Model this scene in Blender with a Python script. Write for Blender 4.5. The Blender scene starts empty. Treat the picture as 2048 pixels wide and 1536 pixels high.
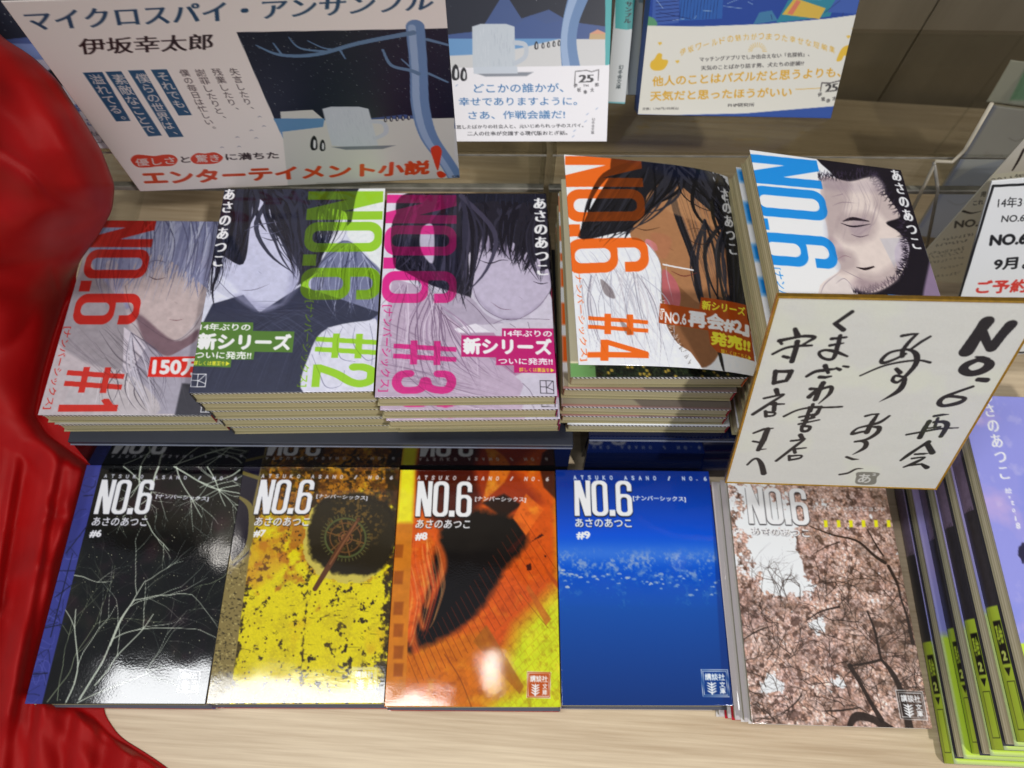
import bpy, math, random
import numpy as np
from mathutils import Matrix, Vector
random.seed(7)
R = math.radians
scene = bpy.context.scene
COL = scene.collection

# ------------------------------------------------------------------ camera
FPX, PITCH, ROLL, CAMH = 1504.028, R(64.303), R(3.6723), 0.50834
_c, _s = math.cos(PITCH), math.sin(PITCH)
FW = np.array([0, _c, -_s]); _r = np.array([1., 0, 0]); _u = np.cross(_r, FW)
RT = _r * math.cos(ROLL) + _u * math.sin(ROLL)
UP = -_r * math.sin(ROLL) + _u * math.cos(ROLL)
CC = np.array([0, 0, CAMH])
cam = bpy.data.cameras.new("camera"); camo = bpy.data.objects.new("camera", cam); COL.objects.link(camo)
camo.matrix_world = Matrix(((RT[0], UP[0], -FW[0], CC[0]), (RT[1], UP[1], -FW[1], CC[1]), (RT[2], UP[2], -FW[2], CC[2]), (0, 0, 0, 1)))
cam.sensor_width = 36; cam.lens = FPX / 2048 * 36; cam.clip_start = 0.01; cam.clip_end = 50
cam.dof.use_dof = True; cam.dof.focus_distance = 0.42; cam.dof.aperture_fstop = 7.5
scene.camera = camo

# ------------------------------------------------------------------ light
world = bpy.data.worlds.new("World"); scene.world = world; world.use_nodes = True
bg = world.node_tree.nodes["Background"]; bg.inputs[0].default_value = (0.86, 0.90, 1.0, 1); bg.inputs[1].default_value = 0.35
DOWN = (0, 0, -1)
def area(name, loc, size, size_y, power, color, target=(0, .15, 0), shape='RECTANGLE'):
    l = bpy.data.lights.new(name, 'AREA'); l.shape = shape; l.size = size
    if shape in ('RECTANGLE', 'ELLIPSE'): l.size_y = size_y
    l.energy = power; l.color = color
    o = bpy.data.objects.new(name, l); COL.objects.link(o); o.location = loc
    d = Vector(target) - Vector(loc)
    if target is not DOWN: o.rotation_euler = d.to_track_quat('-Z', 'Y').to_euler()
    return o
area("ceiling_panel_light", (-0.68, 0.03, 2.05), 1.0, .20, 15.0, (0.97, 0.985, 1.0), DOWN)
area("ceiling_spot_light", (-.03, .22, 2.05), .045, .11, .38, (1, .95, .88), DOWN, 'ELLIPSE')
area("ceiling_spot_light", (.62, .60, 2.05), .07, .07, .22, (1, .95, .88), shape='DISK')
area("ceiling_spot_light", (-.95, .53, 2.05), .07, .07, .18, (1, .95, .88), shape='DISK')
sp = bpy.data.lights.new("ceiling_track_spot", 'SPOT'); sp.energy = 126; sp.color = (1, .98, .95); sp.spot_size = R(25); sp.spot_blend = .9; sp.shadow_soft_size = .05
so_ = bpy.data.objects.new("ceiling_track_spot", sp); COL.objects.link(so_); so_.location = (.95, -.95, 2.05); so_.rotation_euler = (Vector((.12, .12, .05)) - so_.location).to_track_quat('-Z', 'Y').to_euler()
scene.view_settings.view_transform = 'Standard'; scene.view_settings.look = 'None'
scene.view_settings.exposure = 0.0; scene.view_settings.gamma = 1.0
scene.cycles.max_bounces = 10; scene.cycles.transparent_max_bounces = 16
scene.cycles.use_denoising = True

# ------------------------------------------------------------------ tracing helpers (photo pixel -> point in the room)
def ray(x, y):
    d = FW + RT * (x - 1024) / FPX - UP * (y - 768) / FPX
    return d / np.linalg.norm(d)
def un(x, y, z):
    d = ray(x, y); return CC + d * ((z - CAMH) / d[2])
def unp(x, y, p, n):
    d = ray(x, y); n = np.asarray(n, float); return CC + d * (((np.asarray(p) - CC) @ n) / (d @ n))

# ------------------------------------------------------------------ object helpers
def tag(o, label=None, cat=None, group=None, kind=None):
    if label: o['label'] = label
    if cat: o['category'] = cat
    if group: o['group'] = group
    if kind: o['kind'] = kind
    return o
def empty(name, M, label=None, cat=None, group=None):
    o = bpy.data.objects.new(name, None); COL.objects.link(o); o.empty_display_size = .02
    o.matrix_world = M; return tag(o, label, cat, group)
def link(name, me, mat=None, parent=None, M=None):
    o = bpy.data.objects.new(name, me); COL.objects.link(o)
    if mat: me.materials.append(mat)
    if parent: o.parent = parent
    if M is not None: o.matrix_local = M
    return o
class MB:
    def __init__(s): s.v = []; s.f = []
    def box(s, a, b, M=None):
        n = len(s.v)
        for z in (a[2], b[2]):
            for x, y in ((a[0], a[1]), (b[0], a[1]), (b[0], b[1]), (a[0], b[1])):
                p = Vector((x, y, z)); s.v.append(tuple(M @ p) if M else tuple(p))
        for q in ((3, 2, 1, 0), (4, 5, 6, 7), (0, 1, 5, 4), (1, 2, 6, 5), (2, 3, 7, 6), (3, 0, 4, 7)): s.f.append(tuple(n + i for i in q))
        return s
    def tube(s, pts, r, k=8):
        pts = [Vector(p) for p in pts]; n0 = len(s.v)
        for i, p in enumerate(pts):
            t = (pts[min(i + 1, len(pts) - 1)] - pts[max(i - 1, 0)]).normalized()
            a = t.orthogonal().normalized() if i == 0 else (a - t * a.dot(t)).normalized()
            b = t.cross(a)
            for j in range(k):
                w = 2 * math.pi * j / k; s.v.append(tuple(p + (a * math.cos(w) + b * math.sin(w)) * r))
        for i in range(len(pts) - 1):
            for j in range(k):
                s.f.append((n0 + i * k + j, n0 + i * k + (j + 1) % k, n0 + (i + 1) * k + (j + 1) % k, n0 + (i + 1) * k + j))
        s.f.append(tuple(n0 + j for j in range(k))[::-1]); s.f.append(tuple(n0 + (len(pts) - 1) * k + j for j in range(k)))
        return s
    def build(s, name, mat, parent=None, bevel=0, M=None, smooth=False):
        me = bpy.data.meshes.new(name); me.from_pydata(s.v, [], s.f); me.update()
        o = link(name, me, mat, parent, M)
        if bevel:
            m = o.modifiers.new("bevel", 'BEVEL'); m.width = bevel; m.segments = 2; m.limit_method = 'ANGLE'
        if smooth:
            for p in me.polygons: p.use_smooth = True
        return o
def pose(o, ex, ey):   # origin, x axis dir, y axis dir -> matrix (z = x cross y)
    ex = Vector(ex).normalized(); ey = Vector(ey); ey = (ey - ex * ey.dot(ex)).normalized(); ez = ex.cross(ey)
    return Matrix(((ex[0], ey[0], ez[0], o[0]), (ex[1], ey[1], ez[1], o[1]), (ex[2], ey[2], ez[2], o[2]), (0, 0, 0, 1)))

# ------------------------------------------------------------------ materials
def s2l(c):
    c = np.asarray(c, float) / 255.
    return np.where(c <= .04045, c / 12.92, ((c + .055) / 1.055) ** 2.4)
def mat_base(name):
    m = bpy.data.materials.new(name); m.use_nodes = True; nt = m.node_tree
    return m, nt, nt.nodes["Principled BSDF"]
def N(nt, t, **kw):
    n = nt.nodes.new(t)
    for k, v in kw.items(): setattr(n, k, v)
    return n
def noise(nt, scale, detail=3, coord='Object', mapping=None, rough=.5):
    tc = N(nt, "ShaderNodeTexCoord"); n = N(nt, "ShaderNodeTexNoise"); n.inputs["Scale"].default_value = scale; n.inputs["Detail"].default_value = detail
    n.inputs["Roughness"].default_value = rough
    if mapping:
        mp = N(nt, "ShaderNodeMapping"); mp.inputs["Scale"].default_value = mapping
        nt.links.new(tc.outputs[coord], mp.inputs[0]); nt.links.new(mp.outputs[0], n.inputs["Vector"])
    else: nt.links.new(tc.outputs[coord], n.inputs["Vector"])
    return n
def bump(nt, src, b, strength, dist, prev=None):
    n = N(nt, "ShaderNodeBump"); n.inputs["Strength"].default_value = strength; n.inputs["Distance"].default_value = dist
    nt.links.new(src, n.inputs["Height"])
    if prev: nt.links.new(prev.outputs[0], n.inputs["Normal"])
    nt.links.new(n.outputs[0], b.inputs["Normal"])
    if "Coat Normal" in b.inputs: nt.links.new(n.outputs[0], b.inputs["Coat Normal"])
    return n
def ramp(nt, src, stops):
    r = N(nt, "ShaderNodeValToRGB"); e = r.color_ramp.elements
    while len(e) < len(stops): e.new(.5)
    for i, (p, c) in enumerate(stops): e[i].position = p; e[i].color = (*c, 1)
    nt.links.new(src, r.inputs[0]); return r
def printed(name, rough=.12, coat=0.0, bumpy=.35, spec=.5, wrinkle=0):
    m, nt, b = mat_base(name)
    at = N(nt, "ShaderNodeAttribute", attribute_name="print"); nt.links.new(at.outputs["Color"], b.inputs["Base Color"])
    b.inputs["Roughness"].default_value = rough; b.inputs["Specular IOR Level"].default_value = spec
    if coat: b.inputs["Coat Weight"].default_value = coat; b.inputs["Coat Roughness"].default_value = .06
    n1 = noise(nt, 900, 2); n2 = noise(nt, 22, 2)
    p = bump(nt, n1.outputs[0], b, bumpy, .000018)
    p = bump(nt, n2.outputs[0], b, bumpy, .0005, p)
    if wrinkle:
        n3 = noise(nt, 14, 5, mapping=(1, 3, 1)); bump(nt, n3.outputs[0], b, wrinkle, .004, p)
    return m
def plain(name, rgb, rough=.5, metal=0, nscale=60, var=.1, bumpd=0, spec=.5, mapping=None):
    m, nt, b = mat_base(name); c = s2l(rgb)
    n = noise(nt, nscale, 4, mapping=mapping)
    r = ramp(nt, n.outputs[0], [(.3, tuple(c * (1 - var))), (.7, tuple(np.minimum(c * (1 + var), 1)))])
    nt.links.new(r.outputs[0], b.inputs["Base Color"])
    b.inputs["Roughness"].default_value = rough; b.inputs["Metallic"].default_value = metal; b.inputs["Specular IOR Level"].default_value = spec
    if bumpd: bump(nt, n.outputs[0], b, .5, bumpd)
    return m
M_COVER = printed("glossy_printed_cover", .09, 0, .35)
M_COVER_F = printed("flat_printed_cover", .16, 0, .2)
M_CARD = printed("printed_card", .35, 0, .12, .4)
M_MATTE = printed("matte_printed_jacket", .42, 0, .2, .4)
M_OLDGLOSS = printed("laminated_printed_cover", .05, 0, .6, .5)
M_SHIKI = printed("plastic_wrapped_board", .6, .12, .1, .3, .2)
def page_mat(name, a, b_):
    m, nt, b = mat_base(name)
    n = noise(nt, 1, 3, mapping=(6, 6, 1500)); n2 = noise(nt, 1, 2, mapping=(2, 2, 620))
    mx = N(nt, "ShaderNodeMath", operation='ADD'); nt.links.new(n.outputs[0], mx.inputs[0]); nt.links.new(n2.outputs[0], mx.inputs[1])
    dv = N(nt, "ShaderNodeMath", operation='MULTIPLY'); dv.inputs[1].default_value = .5; nt.links.new(mx.outputs[0], dv.inputs[0])
    r = ramp(nt, dv.outputs[0], [(.40, tuple(s2l(a) * .62)), (.47, tuple(s2l(a))), (.6, tuple(s2l(b_)))]); nt.links.new(r.outputs[0], b.inputs["Base Color"])
    b.inputs["Roughness"].default_value = .8; b.inputs["Specular IOR Level"].default_value = .2
    bump(nt, n.outputs[0], b, .4, .0004); return m
M_PAGE = page_mat("page_edges_cream", (188, 178, 136), (214, 205, 164))
M_PAGE_OLD = page_mat("page_edges_olive", (176, 170, 140), (204, 199, 170))
def stripe_mat():
    m, nt, b = mat_base("serrated_page_trim")
    tc = N(nt, "ShaderNodeTexCoord"); mp = N(nt, "ShaderNodeMapping"); mp.inputs["Rotation"].default_value = (0, R(38), 0)
    w = N(nt, "ShaderNodeTexWave"); w.inputs["Scale"].default_value = 160; w.inputs["Distortion"].default_value = .5; w.inputs["Detail"].default_value = 1
    nt.links.new(tc.outputs["Object"], mp.inputs[0]); nt.links.new(mp.outputs[0], w.inputs[0])
    r = ramp(nt, w.outputs[0], [(.38, (.05, .048, .04)), (.55, (.85, .85, .82))]); nt.links.new(r.outputs[0], b.inputs["Base Color"])
    b.inputs["Roughness"].default_value = .5; return m
M_TRIM = stripe_mat()
def wood_mat(name, c1, c2, axis='x', fine=1, rough=.45):
    m, nt, b = mat_base(name)
    sc = (2.2, 70, 70) if axis == 'x' else (26, 26, 1.2)
    n = noise(nt, 5 * fine, 6, mapping=sc, rough=.6); n2 = noise(nt, 2.2, 3, mapping=(1, 9, 9) if axis == 'x' else (9, 9, 1))
    mx = N(nt, "ShaderNodeMath", operation='ADD'); nt.links.new(n.outputs[0], mx.inputs[0]); nt.links.new(n2.outputs[0], mx.inputs[1])
    dv = N(nt, "ShaderNodeMath", operation='MULTIPLY'); dv.inputs[1].default_value = .5; nt.links.new(mx.outputs[0], dv.inputs[0])
    r = ramp(nt, dv.outputs[0], [(.36, tuple(s2l(c1))), (.6, tuple(s2l(c2)))]); nt.links.new(r.outputs[0], b.inputs["Base Color"])
    b.inputs["Roughness"].default_value = rough; bump(nt, n.outputs[0], b, .25, .0004); return m
M_WOOD = wood_mat("pale_wood_shelf", (184, 160, 128), (222, 202, 170))
M_WOODB = wood_mat("brown_wood_back", (146, 134, 112), (160, 147, 124), 'z', .5, .5)
def acrylic(name, tint=(1, 1, 1), rough=.03, refl=1.0):
    m = bpy.data.materials.new(name); m.use_nodes = True; nt = m.node_tree; nt.nodes.clear()
    out = N(nt, "ShaderNodeOutputMaterial"); t = N(nt, "ShaderNodeBsdfTransparent"); g = N(nt, "ShaderNodeBsdfGlossy"); mix = N(nt, "ShaderNodeMixShader")
    t.inputs[0].default_value = (*tint, 1); g.inputs["Roughness"].default_value = rough
    lw = N(nt, "ShaderNodeLayerWeight"); pw = N(nt, "ShaderNodeMath", operation='POWER'); pw.inputs[1].default_value = 5; nt.links.new(lw.outputs["Facing"], pw.inputs[0])
    f = N(nt, "ShaderNodeMath", operation='MULTIPLY_ADD'); f.inputs[1].default_value = .95; f.inputs[2].default_value = .04; nt.links.new(pw.outputs[0], f.inputs[0])
    mu = N(nt, "ShaderNodeMath", operation='MULTIPLY'); mu.inputs[1].default_value = refl
    n = noise(nt, 40, 3); bp = N(nt, "ShaderNodeBump"); bp.inputs["Strength"].default_value = .15; bp.inputs["Distance"].default_value = .0005
    nt.links.new(n.outputs[0], bp.inputs["Height"]); nt.links.new(bp.outputs[0], g.inputs["Normal"])
    nt.links.new(f.outputs[0], mu.inputs[0]); nt.links.new(mu.outputs[0], mix.inputs[0]); nt.links.new(t.outputs[0], mix.inputs[1]); nt.links.new(g.outputs[0], mix.inputs[2]); nt.links.new(mix.outputs[0], out.inputs[0])
    return m
M_ACR = acrylic("clear_acrylic", (.93, .94, .93))
M_SMOKE = acrylic("smoky_acrylic", (.84, .82, .77), .05, 1.0)
M_ACREDGE = plain("acrylic_edge", (150, 145, 135), .2, var=.25, nscale=90)
M_FILM = acrylic("clear_plastic_wrap", (.995, .995, .99), .14, .6)

# ------------------------------------------------------------------ painting printed sheets (pure numpy)
def smooth_curve(pts, k=6, closed=False):
    p = np.asarray(pts, float); n = len(p)
    if n < 3: return p
    out = []
    for i in range(n if closed else n - 1):
        if closed: a, b, c, d = p[(i - 1) % n], p[i], p[(i + 1) % n], p[(i + 2) % n]
        else: a, b, c, d = p[max(i - 1, 0)], p[i], p[i + 1], p[min(i + 2, n - 1)]
        for t in np.arange(k) / k:
            out.append(.5 * (2 * b + (c - a) * t + (2 * a - 5 * b + 4 * c - d) * t * t + (3 * b - a - 3 * c + d) * t ** 3))
    if not closed: out.append(p[-1])
    return np.array(out)
def vnoise(h, w, cell, rng):
    gh, gw = int(h / cell) + 3, int(w / cell) + 3; g = rng.random((gh, gw)).astype(np.float32)
    y = np.arange(h) / cell; x = np.arange(w) / cell; yi = y.astype(int); xi = x.astype(int)
    fy = (y - yi); fx = (x - xi); fy = (fy * fy * (3 - 2 * fy))[:, None]; fx = (fx * fx * (3 - 2 * fx))[None]
    a = g[yi][:, xi]; b = g[yi][:, xi + 1]; c = g[yi + 1][:, xi]; d = g[yi + 1][:, xi + 1]
    return (a * (1 - fx) + b * fx) * (1 - fy) + (c * (1 - fx) + d * fx) * fy
def fbm(h, w, cell, octv=4, seed=0, gain=.55):
    rng = np.random.default_rng(seed); o = np.zeros((h, w), np.float32); a = 1; t = 0
    for _ in range(octv):
        o += a * vnoise(h, w, max(cell, 1.01), rng); t += a; a *= gain; cell /= 2
    return o / t
_gc = {}
def cells(h, w, size, seed=0):
    """jittered cell pattern: (distance to the nearest point / size, random value of that cell)"""
    rng = np.random.default_rng(seed); gh, gw = int(h / size) + 3, int(w / size) + 3; px, py, pv = rng.random((gh, gw)), rng.random((gh, gw)), rng.random((gh, gw))
    y, x = np.mgrid[0:h, 0:w] / size + 1.0; yi, xi = y.astype(int), x.astype(int); best = np.full((h, w), 9.); val = np.zeros((h, w))
    for a in (-1, 0, 1):
        for b in (-1, 0, 1):
            cy, cx = np.clip(yi + a, 0, gh - 1), np.clip(xi + b, 0, gw - 1); d = np.hypot(cx + px[cy, cx] - x, cy + py[cy, cx] - y); m = d < best; best[m] = d[m]; val[m] = pv[cy, cx][m]
    return best.astype(np.float32), val.astype(np.float32)
def glyph_tris(s):
    if s not in _gc:
        cu = bpy.data.curves.new("t", 'FONT'); cu.body = s; cu.size = 1; cu.resolution_u = 4
        o = bpy.data.objects.new("t", cu); me = o.to_mesh(); me.calc_loop_triangles()
        v = np.array([p.co[:2] for p in me.vertices]); t = np.array([q.vertices[:] for q in me.loop_triangles])
        o.to_mesh_clear(); bpy.data.objects.remove(o); bpy.data.curves.remove(cu)
        _gc[s] = v[t] if len(t) else np.zeros((0, 3, 2))
    return _gc[s]
def cond_glyph(ch, H=240):
    """bold condensed capitals and figures drawn as shapes in a unit box"""
    w = {'N': .46, 'O': .46, '6': .46, '.': .17, '#': .56, '1': .26, '2': .5, '3': .5, '4': .54, ' ': .04}[ch]; W = int(w * H)
    y, x = np.mgrid[0:H, 0:W]; y = (y + .5) / H; x = (x + .5) / H
    def rr(x0, y0, x1, y1, r):
        cx, cy = (x0 + x1) / 2, (y0 + y1) / 2; qx = abs(x - cx) - (x1 - x0) / 2 + r; qy = abs(y - cy) - (y1 - y0) / 2 + r
        return np.hypot(np.maximum(qx, 0), np.maximum(qy, 0)) + np.minimum(np.maximum(qx, qy), 0) - r
    st = .135
    def path(pts, r):
        pts = smooth_curve(pts, 6); dd = np.full(x.shape, 9.)
        for (ax, ay), (bx, by) in zip(pts[:-1], pts[1:]):
            t = np.clip(((x - ax) * (bx - ax) + (y - ay) * (by - ay)) / ((bx - ax) ** 2 + (by - ay) ** 2 + 1e-9), 0, 1); dd = np.minimum(dd, np.hypot(x - ax - t * (bx - ax), y - ay - t * (by - ay)))
        return dd - r
    def seg(a, b, hw):
        a, b = np.array(a), np.array(b); L = np.hypot(*(b - a)); e = (b - a) / L; u = (x - a[0]) * e[0] + (y - a[1]) * e[1]; v = -(x - a[0]) * e[1] + (y - a[1]) * e[0]
        return np.maximum(abs(u - L / 2) - L / 2, abs(v) - hw)
    if ch == ' ': d = x * 0 + 1
    elif ch == '#': d = np.minimum(np.minimum(seg((.21, 0), (.13, 1), .052), seg((.43, 0), (.35, 1), .052)), np.minimum(rr(.02, .25, .55, .36, 0), rr(.01, .62, .54, .73, 0)))
    elif ch == '1': d = np.minimum(rr(.12, 0, .26, 1, 0), seg((.0, .26), (.2, .1), .06))
    elif ch == '2': d = np.minimum(np.minimum(np.maximum(path([(.075, .36), (.075, .22), (.14, .09), (.25, .07), (.37, .1), (.425, .24), (.38, .4), (.22, .62), (.09, .9)], .075), y - .93), rr(.015, .87, .49, 1, 0)), x * 0 + 9)
    elif ch == '3': d = np.minimum(path([(.075, .28), (.1, .13), (.24, .07), (.4, .13), (.42, .28), (.36, .42), (.22, .47)], .075), path([(.22, .49), (.38, .54), (.43, .7), (.4, .86), (.25, .93), (.1, .87), (.07, .73)], .075))
    elif ch == '4': d = np.minimum(np.minimum(rr(.32, 0, .46, 1, 0), rr(.01, .66, .54, .79, 0)), seg((.36, .03), (.06, .72), .062))
    elif ch == '.': d = rr(0, .83, .17, 1, .0)
    elif ch == 'N':
        d = np.minimum(rr(0, 0, st, 1, 0), rr(w - st, 0, w, 1, 0))
        t = (x - 0) / (w - 1.25 * st); d = np.minimum(d, np.maximum(np.maximum(x - (y * (w - 1.3 * st) + 1.3 * st), (y * (w - 1.3 * st)) - x), np.maximum(-y, y - 1)))
    elif ch == 'O': d = np.maximum(rr(0, 0, w, 1, .17), -rr(st, .1, w - st, .9, .085))
    else:
        o = np.maximum(rr(0, 0, w, 1, .17), -rr(st, .1, w - st, .9, .085))
        cut = rr(w * .5, .30, w + .1, .62, 0); d = np.maximum(o, -cut)
        lo = np.maximum(rr(0, .38, w, 1, .17), -rr(st, .47, w - st, .9, .085)); d = np.minimum(d, lo)
    return np.clip(.5 - d * H, 0, 1).astype(np.float32)
def cond_mask(s):
    H = 240; g = []
    for i, ch in enumerate(s):
        g.append(cond_glyph(ch)); g.append(np.zeros((H, int(.035 * H)), np.float32))
    return np.concatenate(g[:-1], 1)
def text_mask(s, px=48, vertical=False, dil=(0, 0), gap=1.0, weight=0):
    """rasterise text to a cropped coverage mask; px = em height"""
    ss = 3; e = px * ss; parts = []
    if vertical:
        chars = [c for c in s]; hh = int(e * gap * len(chars) + e); ww = int(e * 1.3)
    else:
        t = glyph_tris(s); ww = int((t[..., 0].max() + .3) * e) + 4; hh = int(e * 1.5)
    img = np.zeros((hh, ww), bool)
    def put(tr, ox, oy, rot=False):
        for q in tr:
            if rot: X = ox + (q[:, 1] ) * e; Y = oy + (q[:, 0]) * e
            else: X = ox + q[:, 0] * e; Y = oy - q[:, 1] * e
            x0, x1 = int(X.min()), int(X.max()) + 2; y0, y1 = int(Y.min()), int(Y.max()) + 2
            x0 = max(x0, 0); y0 = max(y0, 0); x1 = min(x1, ww); y1 = min(y1, hh)
            if x1 <= x0 or y1 <= y0: continue
            gx = np.arange(x0, x1)[None] + .5; gy = np.arange(y0, y1)[:, None] + .5
            d = [(X[(i + 1) % 3] - X[i]) * (gy - Y[i]) - (Y[(i + 1) % 3] - Y[i]) * (gx - X[i]) for i in range(3)]
            img[y0:y1, x0:x1] |= ((d[0] >= 0) & (d[1] >= 0) & (d[2] >= 0)) | ((d[0] <= 0) & (d[1] <= 0) & (d[2] <= 0))
    if vertical:
        for i, ch in enumerate(chars):
            t = glyph_tris(ch)
            if not len(t): continue
            w = t[..., 0].max() - t[..., 0].min(); cx = (t[..., 0].max() + t[..., 0].min()) / 2
            if ch in 'ー[]…':   # turned in vertical setting
                cy = (t[..., 1].max() + t[..., 1].min()) / 2
                tt = t - np.array([cx, cy]); put(np.stack([tt[..., 0], tt[..., 1]], -1), ww / 2, e * .6 + i * e * gap, True)
            elif ch in '、。': put(t, ww * .55, e * .62 + i * e * gap)
            else: put(t, ww / 2 - cx * e, e + i * e * gap)
    else: put(t, 4 * ss, e * 1.15)
    dx, dy = int(dil[0] * e), int(dil[1] * e)
    if dx or dy:
        b = np.pad(img, ((dy, dy), (dx, dx))); o = b.copy()
        for k in range(1, max(dx, dy) + 1):
            kx, ky = min(k, dx), min(k, dy)
            for ax, ay in ((kx, 0), (-kx, 0), (0, ky), (0, -ky), (int(kx * .7), int(ky * .7)), (-int(kx * .7), int(ky * .7)), (int(kx * .7), -int(ky * .7)), (-int(kx * .7), -int(ky * .7))):
                o |= np.roll(np.roll(b, ax, 1), ay, 0)
        img = o
    ys = np.where(img.any(1))[0]; xs = np.where(img.any(0))[0]
    img = img[ys[0]:ys[-1] + 1, xs[0]:xs[-1] + 1].astype(np.float32)
    h, w = img.shape; img = np.pad(img, ((0, (-h) % ss), (0, (-w) % ss)))
    return img.reshape(img.shape[0] // ss, ss, img.shape[1] // ss, ss).mean((1, 3))

class Canvas:
    """a sheet w x h metres; origin top-left; colours in sRGB 0-255; traced from the photo through the sheet's own plane"""
    def __init__(s, O, ex, ey, w, h, g, base):
        s.O = np.array(O, float); s.ex = np.array(ex, float); s.ey = np.array(ey, float); s.n = np.cross(s.ex, s.ey)
        s.w, s.h, s.g = w * 1000, h * 1000, g
        s.nx, s.ny = int(round(s.w / g)), int(round(s.h / g)); s.k = 2
        s.a = np.empty((s.ny * 2 + 1, s.nx * 2 + 1, 3), np.float32); s.a[:] = base
        s.sx = (s.a.shape[1] - 1) / s.w; s.sy = (s.a.shape[0] - 1) / s.h
        s.vw = (0, 0, 1); s.raw = False
    def view(s, ox, oy, sc): s.vw = (ox, oy, sc); s.raw = False; return s
    def mm(s, raw=True): s.raw = raw; return s
    def P(s, pts):
        o = []
        for x, y in pts:
            if s.raw: u, v = x, y
            else:
                p = unp(s.vw[0] + x / s.vw[2], s.vw[1] + y / s.vw[2], s.O, s.n) - s.O
                u, v = p @ s.ex * 1000, p @ s.ey * 1000
            o.append((u * s.sx, v * s.sy))
        return np.array(o)
    def unit(s):   # canvas px per view px, roughly
        if s.raw: return s.sx
        a = s.P([(0, 0)])[0] if 0 else None
        c = s.O + s.ex * s.w / 2000 + s.ey * s.h / 2000; z = (c - CC) @ FW
        return z / FPX * 1000 * s.sx / s.vw[2]
    def blend(s, y0, y1, x0, x1, m, col, mode):
        A = s.a[y0:y1, x0:x1]; c = np.asarray(col, np.float32)
        if mode == 'mul': A[:] = A * (1 - m[..., None]) + (A * c / 255.) * m[..., None]
        elif mode == 'ink':   # translucent ink over artwork
            L = A.mean(2, keepdims=True) / 255.; t = c * (.38 + .62 * np.clip(L * 1.25, 0, 1)); A[:] = A * (1 - m[..., None]) + t * m[..., None]
        else: A[:] = A * (1 - m[..., None]) + c * m[..., None]
    def box(s, p, pad):
        x0 = max(int(p[:, 0].min() - pad), 0); x1 = min(int(p[:, 0].max() + pad) + 2, s.a.shape[1])
        y0 = max(int(p[:, 1].min() - pad), 0); y1 = min(int(p[:, 1].max() + pad) + 2, s.a.shape[0])
        return x0, x1, y0, y1
    def poly(s, pts, col, a=1., soft=1., smooth=False, mode='n', rough=0, seed=1):
        p = s.P(pts)
        if smooth: p = smooth_curve(p, 5, True)
        x0, x1, y0, y1 = s.box(p, soft + rough + 1)
        if x1 <= x0 or y1 <= y0: return s
        gx = np.arange(x0, x1, dtype=np.float32)[None]; gy = np.arange(y0, y1, dtype=np.float32)[:, None]
        ins = np.zeros((y1 - y0, x1 - x0), bool); d2 = np.full(ins.shape, 1e9, np.float32)
        for i in range(len(p)):
            ax, ay = p[i]; bx, by = p[(i + 1) % len(p)]
            if ay != by:
                c = ((ay > gy) != (by > gy)) & (gx < (bx - ax) * (gy - ay) / (by - ay) + ax); ins ^= c
            dx, dy = bx - ax, by - ay; L = dx * dx + dy * dy + 1e-9
            t = np.clip(((gx - ax) * dx + (gy - ay) * dy) / L, 0, 1)
            d2 = np.minimum(d2, (gx - ax - t * dx) ** 2 + (gy - ay - t * dy) ** 2)
        sd = np.sqrt(d2) * np.where(ins, 1, -1)
        if rough: sd += (fbm(*sd.shape, max(rough * 2, 2), 3, seed) - .5) * 2 * rough
        s.blend(y0, y1, x0, x1, np.clip(sd / soft + .5, 0, 1) * a, col, mode); return s
    def line(s, pts, w, col, a=1., soft=1., smooth=True, mode='n'):
        """w: width(s) in view px, one number or one per point"""
        p = s.P(pts); n = len(p); w = np.broadcast_to(np.asarray(w, float), (n,)) * s.unit() / 2
        if smooth and n > 2:
            q = smooth_curve(np.column_stack([p, w]), 5); p, w = q[:, :2], q[:, 2]
        x0, x1, y0, y1 = s.box(p, w.max() + soft)
        if x1 <= x0 or y1 <= y0: return s
        gx = np.arange(x0, x1, dtype=np.float32)[None]; gy = np.arange(y0, y1, dtype=np.float32)[:, None]
        m = np.zeros((y1 - y0, x1 - x0), np.float32)
        for i in range(len(p) - 1):
            ax, ay = p[i]; bx, by = p[i + 1]; ww = max(w[i], w[i + 1]) + soft + 1
            X0, X1 = max(int(min(ax, bx) - ww), x0), min(int(max(ax, bx) + ww) + 2, x1); Y0, Y1 = max(int(min(ay, by) - ww), y0), min(int(max(ay, by) + ww) + 2, y1)
            if X1 <= X0 or Y1 <= Y0: continue
            sx, sy = gx[:, X0 - x0:X1 - x0], gy[Y0 - y0:Y1 - y0]
            dx, dy = bx - ax, by - ay; t = np.clip(((sx - ax) * dx + (sy - ay) * dy) / (dx * dx + dy * dy + 1e-9), 0, 1)
            d = np.sqrt((sx - ax - t * dx) ** 2 + (sy - ay - t * dy) ** 2); ww = w[i] + (w[i + 1] - w[i]) * t
            v = m[Y0 - y0:Y1 - y0, X0 - x0:X1 - x0]; np.maximum(v, np.clip((ww - d) / soft + .5, 0, 1) * np.clip(ww * 2, 0, 1), out=v)
        s.blend(y0, y1, x0, x1, m * a, col, mode); return s
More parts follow.
